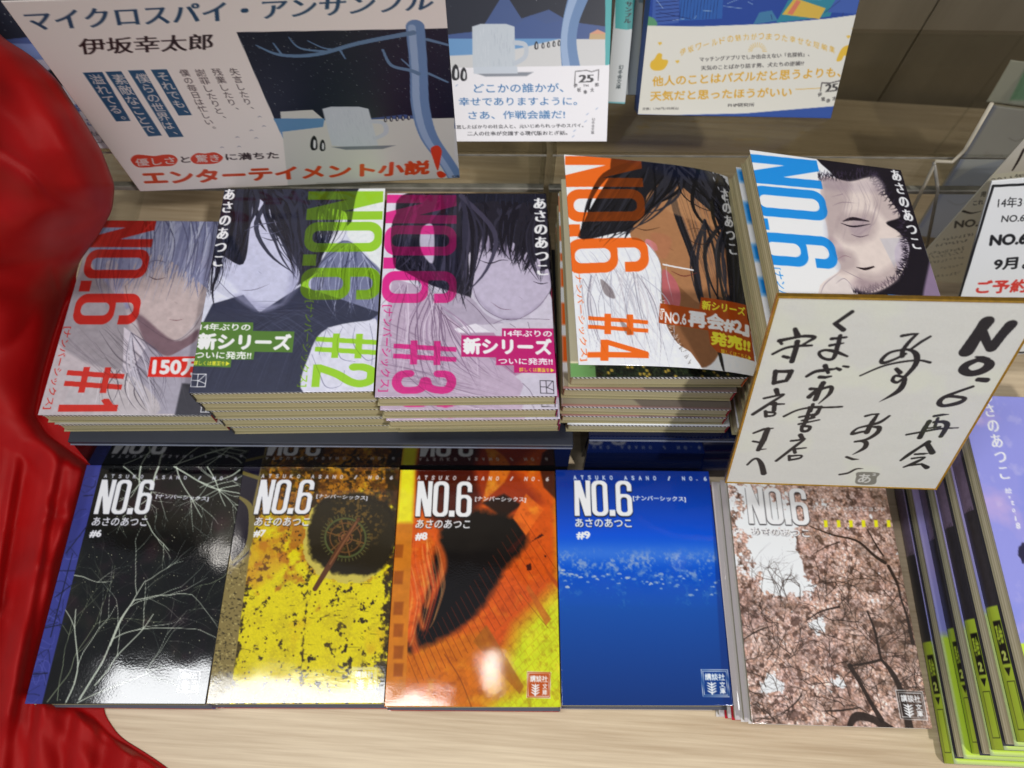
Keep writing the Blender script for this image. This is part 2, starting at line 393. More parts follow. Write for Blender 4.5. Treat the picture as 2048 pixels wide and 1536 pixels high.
    def strands(s, A, B, n, w, cols, a=.8, seed=0, jit=.15):
        rng = np.random.default_rng(seed); A = smooth_curve(A, 3); B = smooth_curve(B, 3); k = min(len(A), len(B))
        A = A[np.linspace(0, len(A) - 1, 7).astype(int)]; B = B[np.linspace(0, len(B) - 1, 7).astype(int)]
        span = np.linalg.norm(A - B, axis=1).mean()
        for _ in range(n):
            t = rng.random(); q = A * (1 - t) + B * t + rng.normal(0, jit * span * .12, (1, 2)) + np.cumsum(rng.normal(0, jit * span * .03, (7, 2)), 0)
            i0 = rng.integers(0, 3); i1 = rng.integers(5, 8); q = q[i0:i1]
            ww = w * 1.7 * rng.uniform(.4, 1.4) * np.sin(np.linspace(.35, math.pi - .15, len(q)))
            s.line(q, ww, cols[rng.integers(len(cols))], a * rng.uniform(.5, 1))
        return s
    def locks(s, A, B, n, w, cols, seed=0, a=.95, bend=.12):
        """tapering locks of hair running from curve A to curve B"""
        rng = np.random.default_rng(seed); A = smooth_curve(A, 8); B = smooth_curve(B, 8)
        for _ in range(n):
            t = rng.random(); p = A[int(t * (len(A) - 1))]; q = B[int(np.clip(t + rng.normal(0, .04), 0, 1) * (len(B) - 1))] ; L = np.hypot(*(q - p)); nn = np.array([-(q - p)[1], (q - p)[0]]) / (L + 1e-9)
            q = q + (q - p) * rng.normal(0, .06); k = rng.normal(0, bend) * L; ww = w * rng.uniform(.4, 1.3)
            s.line([p, p * .66 + q * .34 + nn * k, p * .3 + q * .7 + nn * k * .8, q], [ww, ww, ww * .6, .3], cols[rng.integers(len(cols))], a)
        return s
    def stamp(s, mask, TL, TR, BL, col, a=1., mode='n', off=None):
        p = s.P([TL, TR, BL]); o, U, V = p[0], p[1] - p[0], p[2] - p[0]
        q = np.array([o, o + U, o + V, o + U + V]); x0, x1, y0, y1 = s.box(q, 1)
        if x1 <= x0 or y1 <= y0: return s
        gx, gy = np.meshgrid(np.arange(x0, x1), np.arange(y0, y1)); X, Y = gx - o[0], gy - o[1]
        det = U[0] * V[1] - U[1] * V[0]; u = (X * V[1] - Y * V[0]) / det; v = (U[0] * Y - U[1] * X) / det
        h, w = mask.shape; M = np.pad(mask, 1)
        # shrink the mask when it is much finer than the sheet
        f = min(w / np.hypot(*U), h / np.hypot(*V)); kk = int(f)
        if kk >= 2:
            hh, wh = (-h) % kk, (-w) % kk; mm_ = np.pad(mask, ((0, hh), (0, wh))); mm_ = mm_.reshape(mm_.shape[0] // kk, kk, mm_.shape[1] // kk, kk).mean((1, 3))
            fw, fh = w / kk, h / kk; M = np.pad(mm_, 1)
        else: fw, fh = w, h
        fx = u * fw + .5; fy = v * fh + .5
        ok = (fx > 0) & (fy > 0) & (fx < M.shape[1] - 1.001) & (fy < M.shape[0] - 1.001)
        fx = np.clip(fx, 0, M.shape[1] - 1.001); fy = np.clip(fy, 0, M.shape[0] - 1.001); xi, yi = fx.astype(int), fy.astype(int); fx = fx - xi; fy = fy - yi
        m = (M[yi, xi] * (1 - fx) + M[yi, xi + 1] * fx) * (1 - fy) + (M[yi + 1, xi] * (1 - fx) + M[yi + 1, xi + 1] * fx) * fy
        s.blend(y0, y1, x0, x1, (m * ok * a).astype(np.float32), col, mode); return s
    def text(s, t, TL, TR, BL, col, bold=.0, serif=False, vertical=False, a=1., mode='n', gap=1.0, px=44):
        d = (.026 + bold, .0) if serif else (bold, bold)
        return s.stamp(text_mask(t, px, vertical, d, gap), TL, TR, BL, col, a, mode)
    def noise_tint(s, cell, amp, seed=0, octv=4):
        n = fbm(*s.a.shape[:2], cell, octv, seed) - .5; s.a *= (1 + n[..., None] * amp * 2); return s
    def verts_rgb(s):
        a = np.clip(s.a, 0, 255); p = np.pad(a, ((1, 1), (1, 1), (0, 0)), mode='edge')
        b = (p[1:-1, 1:-1] * 4 + (p[:-2, 1:-1] + p[2:, 1:-1] + p[1:-1, :-2] + p[1:-1, 2:]) * 1.0) / 8
        return s2l(b[::2, ::2])

def sheet_mesh(name, cv, w, h, warp=None, th=.0003, extra=None, flipz=False):
    """printed grid in a frame with origin top-left, x right, y up the sheet, z out; with thickness round the rim"""
    nx, ny = cv.nx, cv.ny; x = np.linspace(0, w, nx + 1); y = -np.linspace(0, h, ny + 1); X, Y = np.meshgrid(x, y)
    Z = np.zeros_like(X) if warp is None else warp(X / w, -Y / h)
    V = np.column_stack([X.ravel(), Y.ravel(), Z.ravel()]); C = cv.verts_rgb().reshape(-1, 3)
    i = np.arange((nx + 1) * (ny + 1)).reshape(ny + 1, nx + 1)
    F = np.stack([i[:-1, :-1], i[1:, :-1], i[1:, 1:], i[:-1, 1:]], -1).reshape(-1, 4)
    rim = np.concatenate([i[0, :], i[1:, -1], i[-1, -2::-1], i[-2:0:-1, 0]]); n0 = len(V)
    V2 = V[rim].copy(); V2[:, 2] -= th; V = np.vstack([V, V2]); C = np.vstack([C, C[rim] * 0 + np.array([.42, .39, .30])])
    k = len(rim); j = np.arange(k); F2 = np.stack([rim, n0 + 0 * j + j + 0, n0 + (j + 1) % k, np.roll(rim, -1)], -1)
    F2 = F2[:, ::-1]
    F = np.vstack([F, F2])
    if extra:
        for ev, ef, ec in extra:
            F = np.vstack([F, np.array(ef) + len(V)]); V = np.vstack([V, ev]); C = np.vstack([C, ec])
    me = bpy.data.meshes.new(name); me.vertices.add(len(V)); me.vertices.foreach_set("co", V.ravel())
    me.loops.add(F.size); me.loops.foreach_set("vertex_index", F.ravel().astype(np.int32))
    me.polygons.add(len(F)); me.polygons.foreach_set("loop_start", np.arange(0, F.size, 4, dtype=np.int32)); me.polygons.foreach_set("loop_total", np.full(len(F), 4, np.int32))
    me.update(calc_edges=True)
    at = me.color_attributes.new("print", 'FLOAT_COLOR', 'POINT'); at.data.foreach_set("color", np.column_stack([np.clip(C, .004, .86), np.ones(len(C))]).ravel().astype(np.float32))
    sm = np.zeros(len(F), bool); sm[:nx * ny] = True; me.polygons.foreach_set("use_smooth", sm)
    return me
def quadbox(a, b, rgb):
    m = MB().box(a, b); return np.array(m.v), [list(f) for f in m.f], np.tile(s2l(rgb), (8, 1))

def canvas_on(M, W, D, T, g, base):
    """canvas on the top cover of a book whose frame is M (origin base centre)"""
    o = M @ Vector((-W / 2, D / 2, T)); ex = M.to_3x3() @ Vector((1, 0, 0)); ey = M.to_3x3() @ Vector((0, -1, 0))
    return Canvas(o, ex, ey, W, D, g, base)
def book(M, W, D, T, label, cat='book', group=None, art=None, spine='R', spine_rgb=(230, 230, 230), back_rgb=(168, 158, 122), mat=None, page=None, trim=True, warp=None, name='paperback_book', spine_art=None, cover_lift=0, edge_rgb=None):
    root = empty(name, M, label, cat, group); page = page or M_PAGE; mat = mat or M_COVER
    ct = .0004; ins = .0012; sx0 = -W / 2 + (ins if spine == 'R' else ct); sx1 = W / 2 - (ins if spine == 'L' else ct)
    b = MB()
    b.box((sx0, -D / 2 + .0009, ct), (sx1, D / 2 - .0009, T - ct - .0001)); b.build('page_block', page, root, bevel=.0006)
    ex = []
    ex.append(quadbox((-W / 2, -D / 2, 0), (W / 2, D / 2, ct), back_rgb))
    Mt = Matrix.Translation((-W / 2, D / 2, T))
    xs = W if spine == 'R' else 0
    if spine_art is None:
        ex.append(quadbox((xs - (ct if spine == 'R' else 0), -D, -T + ct), (xs + (0 if spine == 'R' else ct), 0, -ct), spine_rgb))
    ex[0] = quadbox((0, -D, -T), (W, 0, -T + ct), back_rgb)
    if warp is None:
        sd = random.random() * 9
        warp = lambda u, v: .00022 * np.sin(3 * u + sd) + .0002 * np.sin(4 * v + 2 * sd) * u
    me = sheet_mesh('cover', art, W, D, warp, ct, ex); link('cover', me, mat, root, Mt)
    if spine_art is not None:
        ms = sheet_mesh('spine', spine_art, spine_art.w / 1000, spine_art.h / 1000, lambda u, v: .0008 * np.sin(np.pi * v), ct)
        # the spine panel: its x runs along the book from far end to near end, its y from top cover down
        xx = -W / 2 - .0001 if spine == 'L' else W / 2 + .0001
        R3 = Matrix(((0, 0, -1, xx), (-1, 0, 0, D / 2), (0, 1, 0, T), (0, 0, 0, 1))) if spine == 'L' else Matrix(((0, 0, 1, xx), (1, 0, 0, -D / 2), (0, 1, 0, T), (0, 0, 0, 1)))
        link('spine', ms, mat, root, R3)
    if trim:
        MB().box((sx0 + .0005, -D / 2 + .0002, T - .0024), (sx1 - .0005, -D / 2 + .0012, T - .0004)).build('trim_strip', M_TRIM, root)
    return root

# ================================================================== the setting
YAW = .062
def rotz(a): return Matrix.Rotation(a, 4, 'Z')
shelf = MB().box((-1.4, -.8, -.03), (1.4, .56, 0)).build('wooden_shelf', M_WOOD); tag(shelf, kind='structure')
back = MB().box((-1.4, .58, -.6), (1.4, .60, 2.4)); 
back = back.build('back_wall', M_WOODB); tag(back, kind='structure')
for i in range(23):
    x = -1.35 + i * .12
    MB().box((x, .5705, -.2), (x + .1185, .5799, 2.35)).build('wall_board', M_WOODB, back)
floor_ = MB().box((-4, -4, -.9), (4, 4, -.86)).build('floor', plain("grey_floor", (120, 112, 100), .6)); tag(floor_, kind='structure')

# ------------------------------------------------------------------ art for the printed sheets
SK = (30, 30, 40)
def fur(c, path, n, L, w, cols, seed=0, a=.9):
    rng = np.random.default_rng(seed); p = smooth_curve(path, 8)
    for _ in range(n):
        i = rng.integers(0, len(p) - 1); t = p[i + 1] - p[i]; t = t / (np.hypot(*t) + 1e-9); nn = np.array([-t[1], t[0]])
        q = p[i] + rng.normal(0, 2, 2); e = q + nn * L * rng.uniform(.5, 1.2) + t * L * rng.normal(0, .4)
        c.line([q, (q + e) / 2 + rng.normal(0, 1.5, 2), e], [w, w * .8, 0], cols[rng.integers(len(cols))], a)
def logo_k(c, TL, TR, BL, col, wd=4):
    TL, TR, BL = map(np.array, (TL, TR, BL)); f = lambda u, v: TL + (TR - TL) * u + (BL - TL) * v
    for q in ([(0, 0), (1, 0)], [(1, 0), (1, 1)], [(1, 1), (0, 1)], [(0, 1), (0, 0)], [(.45, 0), (.45, 1)], [(0, .5), (.45, .5)], [(.45, .62), (.95, .02)], [(.45, .5), (1, .75)]):
        c.line([f(*q[0]), f(*q[1])], wd, col, smooth=False)
VA, VB, VC, VD, VE = (60, 340, 2.768), (720, 340, 2.768), (1340, 280, 2.893), (0, 860, 2.272), (700, 860, 2.272)

def paint1(c):     # grey portrait, red title
    c.view(*VA)
    c.poly([(300, 250), (1100, 250), (1100, 1400), (0, 1400)], (196, 186, 190))
    c.poly([(400, 255), (1060, 262), (1020, 600), (960, 700), (800, 600), (640, 480), (560, 760), (430, 700), (360, 560), (330, 420)], (150, 155, 190), 1, 6, True)
    c.poly([(300, 560), (440, 640), (530, 760), (540, 1080), (300, 1060), (150, 900)], (158, 152, 158), 1, 10, True)
    c.poly([(520, 620), (600, 500), (720, 470), (960, 640), (980, 700), (900, 860), (800, 940), (700, 880), (600, 800), (530, 720)], (203, 186, 184), 1, 3, True)
    c.poly([(420, 520), (480, 510), (520, 640), (500, 690), (450, 660)], (190, 178, 188), 1, 3, True)
    c.poly([(600, 800), (800, 945), (930, 880), (900, 960), (760, 1030), (640, 960)], (120, 95, 104), .9, 8, True)
    c.poly([(540, 880), (640, 960), (760, 1040), (1000, 900), (1000, 1350), (600, 1350), (500, 1200)], (170, 165, 180), 1, 4)
    c.poly([(520, 870), (600, 930), (640, 985), (540, 1140), (515, 1080)], (214, 206, 216), 1, 2)
    c.poly([(840, 1180), (1100, 1200), (1100, 1400), (800, 1360)], (62, 62, 72), 1, 6)
    c.poly([(300, 1120), (440, 1100), (620, 1180), (700, 1350), (200, 1350)], (194, 186, 190), 1, 5, True)
    c.strands([(700, 260), (640, 400), (560, 560), (500, 720)], [(1050, 265), (1020, 420), (980, 560), (930, 700)], 90, 4, [(110, 114, 150), (190, 194, 220), (90, 90, 120), (170, 174, 206)], .6, 1, .5)
    c.strands([(440, 300), (380, 450), (360, 600), (430, 760)], [(640, 270), (560, 430), (500, 600), (470, 780)], 50, 3, [(90, 90, 120), (176, 178, 200)], .6, 2, .5)
    for q in ([(640, 420), (700, 480), (690, 560)], [(820, 400), (800, 520), (760, 640)], [(900, 440), (900, 560), (850, 680)]):
        c.line(q, [14, 12, 1], (140, 146, 184), .9)
    c.strands([(150, 900), (260, 1000), (420, 1120), (600, 1300)], [(540, 850), (640, 1000), (760, 1120), (800, 1320)], 36, 2.5, [(70, 66, 76), (120, 112, 122)], .55, 3, .9)
    c.locks([(560, 262), (800, 262), (1060, 270)], [(470, 690), (720, 560), (960, 680)], 60, 26, [(150, 154, 188), (168, 172, 204), (128, 132, 168)], 41)
    c.locks([(640, 262), (860, 262), (1060, 270)], [(640, 600), (800, 640), (960, 700)], 34, 7, [(96, 98, 130), (196, 200, 222)], 42)
    c.poly([(540, 740), (640, 820), (700, 900), (620, 860), (560, 800)], (120, 100, 110), .4, 14, True); c.line([(528, 640), (560, 780), (640, 860), (790, 944), (900, 880), (960, 780)], 3, (96, 80, 90), .8)
    c.locks([(330, 1150), (460, 1100), (600, 1160)], [(260, 1340), (480, 1350), (700, 1350)], 16, 5, [(96, 90, 100), (220, 212, 218)], 43); c.locks([(560, 900), (640, 1000)], [(680, 1340), (900, 1340)], 14, 5, [(96, 92, 108), (206, 202, 214)], 44)
    c.line([(660, 590), (700, 606), (750, 596)], [2, 6, 2], (80, 60, 66)); c.line([(650, 520), (700, 500), (760, 516)], [1, 4, 1], (96, 88, 110))
    c.line([(770, 826), (810, 832), (850, 824)], [1, 4, 1], (110, 70, 76)); c.line([(800, 730), (815, 738)], 2, (150, 130, 130))
    c.noise_tint(14, .07, 1)
    red = (214, 48, 40)
    c.stamp(cond_mask('NO.6'), (702, 275), (592, 855), (362, 275), red, .96, 'ink')
    c.stamp(cond_mask('# 1'), (532, 1088), (482, 1338), (213, 1088), red, .97, 'ink')
    c.text('[ナンバーシックス]', (236, 868), (122, 1325), (186, 868), red, .01, mode='ink')
    c.poly([(668, 1035), (960, 1030), (940, 1148), (650, 1145)], (222, 44, 34), soft=1)
    c.text('150万', (682, 1042), (958, 1042), (672, 1138), (246, 240, 240), .05)
    logo_k(c, (950, 1285), (1010, 1285), (945, 1340), (230, 230, 235))
def paint2(c):     # pale portrait with black hair, green title
    c.view(*VA)
    c.a[:] = (214, 216, 232)
    c.poly([(1030, 80), (1960, 90), (1960, 130), (1900, 200), (1790, 280), (1640, 430), (1590, 560), (1480, 640), (1300, 760), (1130, 720), (1000, 640), (985, 560), (1030, 300)], (34, 34, 46), 1, 3, True)
    c.poly([(1780, 290), (1830, 90), (1975, 90), (1960, 620), (1870, 470), (1760, 370)], (232, 236, 236), 1, 3, True)
    c.poly([(1600, 230), (1740, 230), (1750, 330), (1700, 420), (1620, 400)], (226, 226, 238), 1, 3, True)
    c.poly([(1590, 540), (1730, 390), (1860, 480), (1960, 600), (1940, 860), (1700, 840), (1560, 700)], (120, 124, 156), 1, 5, True)
    c.poly([(1250, 150), (1400, 300), (1480, 480), (1485, 620), (1400, 740), (1270, 785), (1130, 700), (1040, 620), (1000, 560), (1050, 470), (1180, 520), (1220, 300)], (202, 203, 228), 1, 2, True)
    c.poly([(1020, 560), (1130, 640), (1150, 700), (1000, 720), (985, 620)], (222, 224, 244), .9, 10, True)
    c.poly([(1010, 740), (1180, 690), (1270, 788), (1500, 640), (1940, 790), (1860, 850), (1650, 870), (1560, 980), (1520, 1240), (870, 1240), (930, 900)], (50, 54, 76), 1, 3)
    c.poly([(1640, 880), (1860, 835), (1925, 860), (1925, 1240), (1520, 1240), (1550, 1010)], (218, 218, 234), 1, 3, True)
    for q, w in (([(1140, 90), (1190, 200), (1170, 360), (1150, 470)], [60, 60, 30, 2]), ([(1080, 90), (1090, 300), (1120, 440), (1165, 520)], [90, 90, 50, 2]), ([(1250, 90), (1240, 170), (1270, 280), (1310, 340)], [50, 34, 18, 2]),
                 ([(1320, 90), (1420, 200), (1450, 400), (1460, 600)], [80, 70, 60, 3]), ([(1420, 90), (1520, 260), (1540, 460), (1500, 640)], [120, 110, 80, 3]), ([(1060, 420), (1040, 560), (1010, 660), (1020, 760)], [30, 22, 14, 2])):
        c.line(q, w, (32, 32, 44))
    c.strands([(1080, 90), (1060, 300), (1050, 500), (1000, 700)], [(1240, 90), (1220, 220), (1190, 380), (1150, 520)], 46, 3, [(70, 72, 96), (14, 14, 22), (50, 52, 72)], .7, 4, .5)
    c.strands([(1330, 90), (1460, 260), (1480, 450), (1450, 640)], [(1700, 100), (1700, 300), (1620, 460), (1560, 640)], 80, 3, [(76, 78, 104), (12, 12, 20), (54, 56, 78)], .7, 5, .5)
    c.strands([(1000, 780), (1150, 860), (1300, 1000), (1350, 1230)], [(1300, 780), (1600, 740), (1800, 800), (1900, 860)], 50, 3, [(34, 36, 54), (84, 88, 116), (66, 70, 96)], .35, 6, .3)
    c.strands([(900, 1200), (1000, 1000), (1200, 860), (1500, 740)], [(1450, 1240), (1500, 1050), (1600, 900), (1800, 820)], 60, 2.4, [(30, 32, 50), (80, 84, 112)], .4, 7, .3)
    c.poly([(1420, 420), (1485, 520), (1480, 640), (1400, 740), (1440, 600)], (158, 158, 192), .6, 20, True); c.poly([(1130, 700), (1270, 785), (1400, 742), (1290, 740), (1180, 690)], (164, 164, 196), .6, 12, True)
    c.line([(1040, 610), (1130, 700), (1270, 786), (1400, 742), (1484, 620)], 3, (80, 80, 104), .9)
    c.locks([(1060, 90), (1160, 90), (1260, 92)], [(1020, 560), (1130, 480), (1220, 290)], 26, 22, [(30, 30, 42), (44, 46, 62), (20, 20, 30)], 51)
    c.locks([(1290, 92), (1420, 92), (1700, 95)], [(1440, 330), (1490, 600), (1620, 500)], 50, 24, [(30, 30, 42), (46, 48, 66), (20, 20, 30)], 52)
    c.locks([(1000, 430), (1050, 560)], [(990, 700), (1060, 700)], 14, 8, [(30, 30, 42)], 53); c.locks([(1700, 95), (1900, 95)], [(1640, 440), (1760, 330)], 26, 9, [(34, 34, 46), (60, 62, 80)], 54)
    c.line([(1620, 240), (1650, 330), (1640, 400), (1700, 420), (1748, 340), (1740, 240)], 3, (110, 110, 140), .9); c.line([(1600, 520), (1740, 392), (1860, 480), (1950, 600)], 4, (70, 72, 96), .9)
    c.locks([(1600, 560), (1760, 410), (1900, 540)], [(1560, 720), (1720, 820), (1940, 800)], 40, 5, [(84, 88, 120), (170, 174, 204), (60, 62, 86)], 55)
    c.line([(1190, 336), (1260, 304), (1370, 286)], [2, 8, 3], (84, 84, 108)); c.line([(1285, 372), (1345, 388), (1400, 366)], [2, 7, 2], (50, 50, 66)); c.line([(1275, 350), (1345, 350), (1400, 330)], [1, 3, 1], (110, 110, 136))
    c.line([(1160, 664), (1240, 662), (1325, 630)], [1, 4, 1], (104, 100, 124)); c.line([(1265, 560), (1280, 572)], 2, (140, 140, 165))
    for q in ([(1640, 880), (1620, 950), (1600, 1020)], [(1730, 870), (1700, 950), (1720, 1040), (1800, 1060)], [(1800, 860), (1790, 960), (1860, 1050), (1910, 1040)], [(1560, 1020), (1600, 1120), (1640, 1200), (1720, 1190), (1740, 1110)], [(1880, 850), (1900, 960), (1890, 1080)]):
        c.line(q, [2, 4, 3] if len(q) == 3 else [2, 4, 4, 2][:len(q)] + [2] * (len(q) - 4), (120, 120, 150), .9)
    c.noise_tint(10, .06, 2)
    g = (150, 205, 40)
    c.stamp(cond_mask('NO.6'), (1957, 118), (1938, 716), (1542, 118), g, .97, 'ink')
    c.stamp(cond_mask('# 2'), (1930, 902), (1912, 1202), (1585, 902), g, .97, 'ink')
    c.text('[ナンバーシックス]', (1577, 722), (1536, 1200), (1520, 722), g, .01, mode='ink')
    c.text('あさのあつこ', (1078, 105), (1140, 105), (1004, 532), (246, 246, 250), .03, True, True)
    c.poly([(945, 840), (1236, 843), (1234, 890), (1463, 893), (1452, 1008), (1242, 1005), (1236, 1048), (1114, 1048), (1110, 1092), (898, 1085), (906, 1000), (924, 900)], (84, 124, 50))
    c.text('14年ぶりの', (945, 848), (1222, 850), (939, 888), (250, 252, 248), .03)
    c.text('新シリーズ', (932, 900), (1450, 906), (922, 996), (252, 252, 252), .06)
    c.text('ついに発売!!', (916, 1002), (1228, 1005), (910, 1044), (250, 252, 248), .03)
    c.text('詳しくは裏面を▶', (906, 1054), (1106, 1058), (902, 1080), (240, 232, 60), .02)
    logo_k(c, (895, 1128), (976, 1130), (888, 1198), (240, 240, 245), 3.5)
def paint3(c):     # violet-grey portrait, magenta title
    c.view(*VB)
    c.a[:] = (205, 198, 214)
    c.poly([(100, 100), (300, 120), (200, 300), (180, 520), (380, 700), (100, 760)], (222, 218, 230), 1, 6)
    c.poly([(290, 120), (1060, 125), (1075, 700), (1010, 640), (640, 440), (606, 580), (606, 730), (560, 690), (400, 640), (260, 570), (185, 520), (200, 300)], (34, 32, 44), 1, 3, True)
    c.poly([(300, 100), (1040, 120), (1000, 300), (600, 300), (280, 260)], (26, 28, 44), .8, 30)
    c.poly([(645, 440), (700, 330), (1000, 500), (1056, 610), (1046, 680), (980, 760), (860, 826), (740, 800), (650, 720), (612, 650), (606, 560)], (192, 182, 204), 1, 2, True)
    c.poly([(345, 320), (405, 310), (408, 500), (372, 500), (330, 420)], (212, 206, 222), 1, 2, True)
    for q, w in (([(640, 300), (690, 380), (668, 430)], [60, 40, 2]), ([(720, 290), (730, 380), (712, 450)], [60, 34, 2]), ([(790, 290), (800, 400), (770, 470)], [60, 34, 2]), ([(870, 300), (880, 440), (850, 520)], [60, 36, 2]), ([(960, 300), (960, 460), (905, 560)], [80, 60, 2]), ([(640, 420), (622, 560), (610, 730)], [50, 30, 2]), ([(1020, 440), (1030, 520), (990, 560)], [60, 50, 3])):
        c.line(q, w, (34, 32, 44))
    c.poly([(430, 690), (600, 700), (700, 800), (800, 850), (760, 890), (640, 852), (520, 872)], (176, 164, 184), 1, 4, True)
    c.poly([(180, 600), (390, 660), (460, 790), (600, 900), (870, 1140), (905, 1190), (880, 1265), (70, 1260), (110, 1000)], (188, 168, 190), 1, 3)
    c.poly([(640, 860), (1080, 820), (1085, 1100), (880, 1160), (560, 900)], (206, 198, 212), 1, 4)
    c.poly([(520, 880), (640, 850), (720, 896), (545, 900)], (232, 226, 236), 1, 2)
    c.poly([(540, 905), (740, 900), (820, 1010), (900, 1120), (860, 1140)], (172, 130, 162), .9, 3)
    c.strands([(300, 140), (220, 300), (190, 480), (400, 680)], [(620, 140), (560, 330), (580, 560), (600, 720)], 90, 3, [(78, 74, 94), (14, 14, 22), (60, 58, 76)], .7, 8, .5)
    c.strands([(640, 140), (640, 260), (660, 380), (700, 430)], [(1000, 140), (990, 260), (960, 420), (880, 540)], 60, 2.5, [(70, 70, 92), (16, 16, 26)], .7, 9, .4)
    c.strands([(120, 760), (300, 860), (560, 1060), (880, 1230)], [(80, 1200), (300, 1220), (560, 1240), (800, 1260)], 70, 3, [(150, 128, 152), (210, 196, 214), (120, 100, 124)], .5, 10, .7)
    c.poly([(650, 440), (700, 360), (900, 470), (1050, 600), (1000, 560), (800, 470), (680, 440)], (140, 128, 156), .7, 22, True); c.poly([(640, 700), (760, 800), (900, 810), (1010, 730), (860, 826), (740, 804)], (150, 136, 164), .6, 14, True)
    c.line([(606, 560), (650, 720), (740, 802), (860, 828), (980, 762), (1046, 680)], 3, (90, 78, 98), .9)
    c.locks([(600, 200), (760, 180), (1030, 200)], [(620, 500), (760, 480), (930, 560)], 54, 22, [(34, 32, 44), (50, 48, 64), (24, 22, 34)], 61)
    c.locks([(300, 140), (460, 130), (600, 150)], [(190, 540), (400, 660), (606, 740)], 70, 22, [(34, 32, 44), (50, 48, 66), (24, 22, 34), (66, 62, 82)], 62); c.locks([(1000, 200), (1060, 300)], [(1000, 600), (1070, 700)], 18, 14, [(34, 32, 44), (50, 48, 64)], 63)
    c.poly([(345, 320), (405, 312), (408, 500), (372, 500), (332, 420)], (204, 196, 216), .9, 4, True); c.line([(360, 340), (392, 360), (380, 420), (396, 470)], 3, (120, 108, 130), .9)
    c.locks([(200, 620), (390, 680), (470, 800)], [(120, 1240), (420, 1250), (860, 1180)], 40, 6, [(160, 138, 164), (212, 196, 214), (130, 108, 134)], 64)
    c.line([(666, 500), (720, 516), (780, 498), (820, 500)], [2, 7, 6, 2], (46, 40, 54)); c.line([(960, 615), (1000, 628), (1040, 622)], [2, 6, 3], (46, 40, 54))
    c.line([(722, 728), (780, 766), (840, 772)], [1, 4, 1], (120, 96, 116)); c.line([(880, 700), (900, 714)], 2, (150, 136, 156))
    c.line([(560, 690), (640, 760), (700, 830), (760, 890)], [1, 3, 3, 1], (90, 76, 96)); c.line([(380, 660), (460, 800), (600, 910), (860, 1130)], [2, 4, 4, 2], (110, 90, 112))
    for q in ([(740, 850), (800, 826), (900, 822), (1050, 826)], [(830, 850), (860, 870)], [(930, 840), (940, 880)], [(230, 1110), (330, 1200), (420, 1265)], [(900, 1180), (940, 1220), (960, 1260)]):
        c.line(q, 3, (100, 84, 106), .8)
    c.noise_tint(12, .06, 3)
    m = (222, 44, 138)
    c.stamp(cond_mask('NO.6'), (534, 140), (534, 737), (148, 138), m, .97, 'ink')
    c.stamp(cond_mask('# 3'), (534, 942), (532, 1240), (188, 942), m, .97, 'ink')
    c.text('[ナンバーシックス]', (184, 748), (164, 1228), (122, 748), m, .01, mode='ink')
    c.text('あさのあつこ', (958, 155), (1030, 155), (974, 580), (246, 246, 250), .03, True, True)
    c.poly([(786, 875), (1080, 876), (1084, 1124), (852, 1122), (852, 1080), (752, 1080), (755, 1037), (560, 1034), (560, 915), (786, 918)], (190, 34, 112))
    c.text('14年ぶりの', (798, 884), (1062, 886), (797, 922), (250, 248, 250), .03)
    c.text('新シリーズ', (570, 926), (1062, 932), (570, 1022), (252, 252, 252), .06)
    c.text('ついに発売!!', (766, 1038), (1068, 1041), (765, 1076), (250, 248, 250), .03)
    c.text('詳しくは裏面を▶', (882, 1092), (1075, 1096), (882, 1116), (240, 226, 70), .02)
    logo_k(c, (996, 1165), (1070, 1167), (1000, 1235), (26, 24, 30), 3.5)
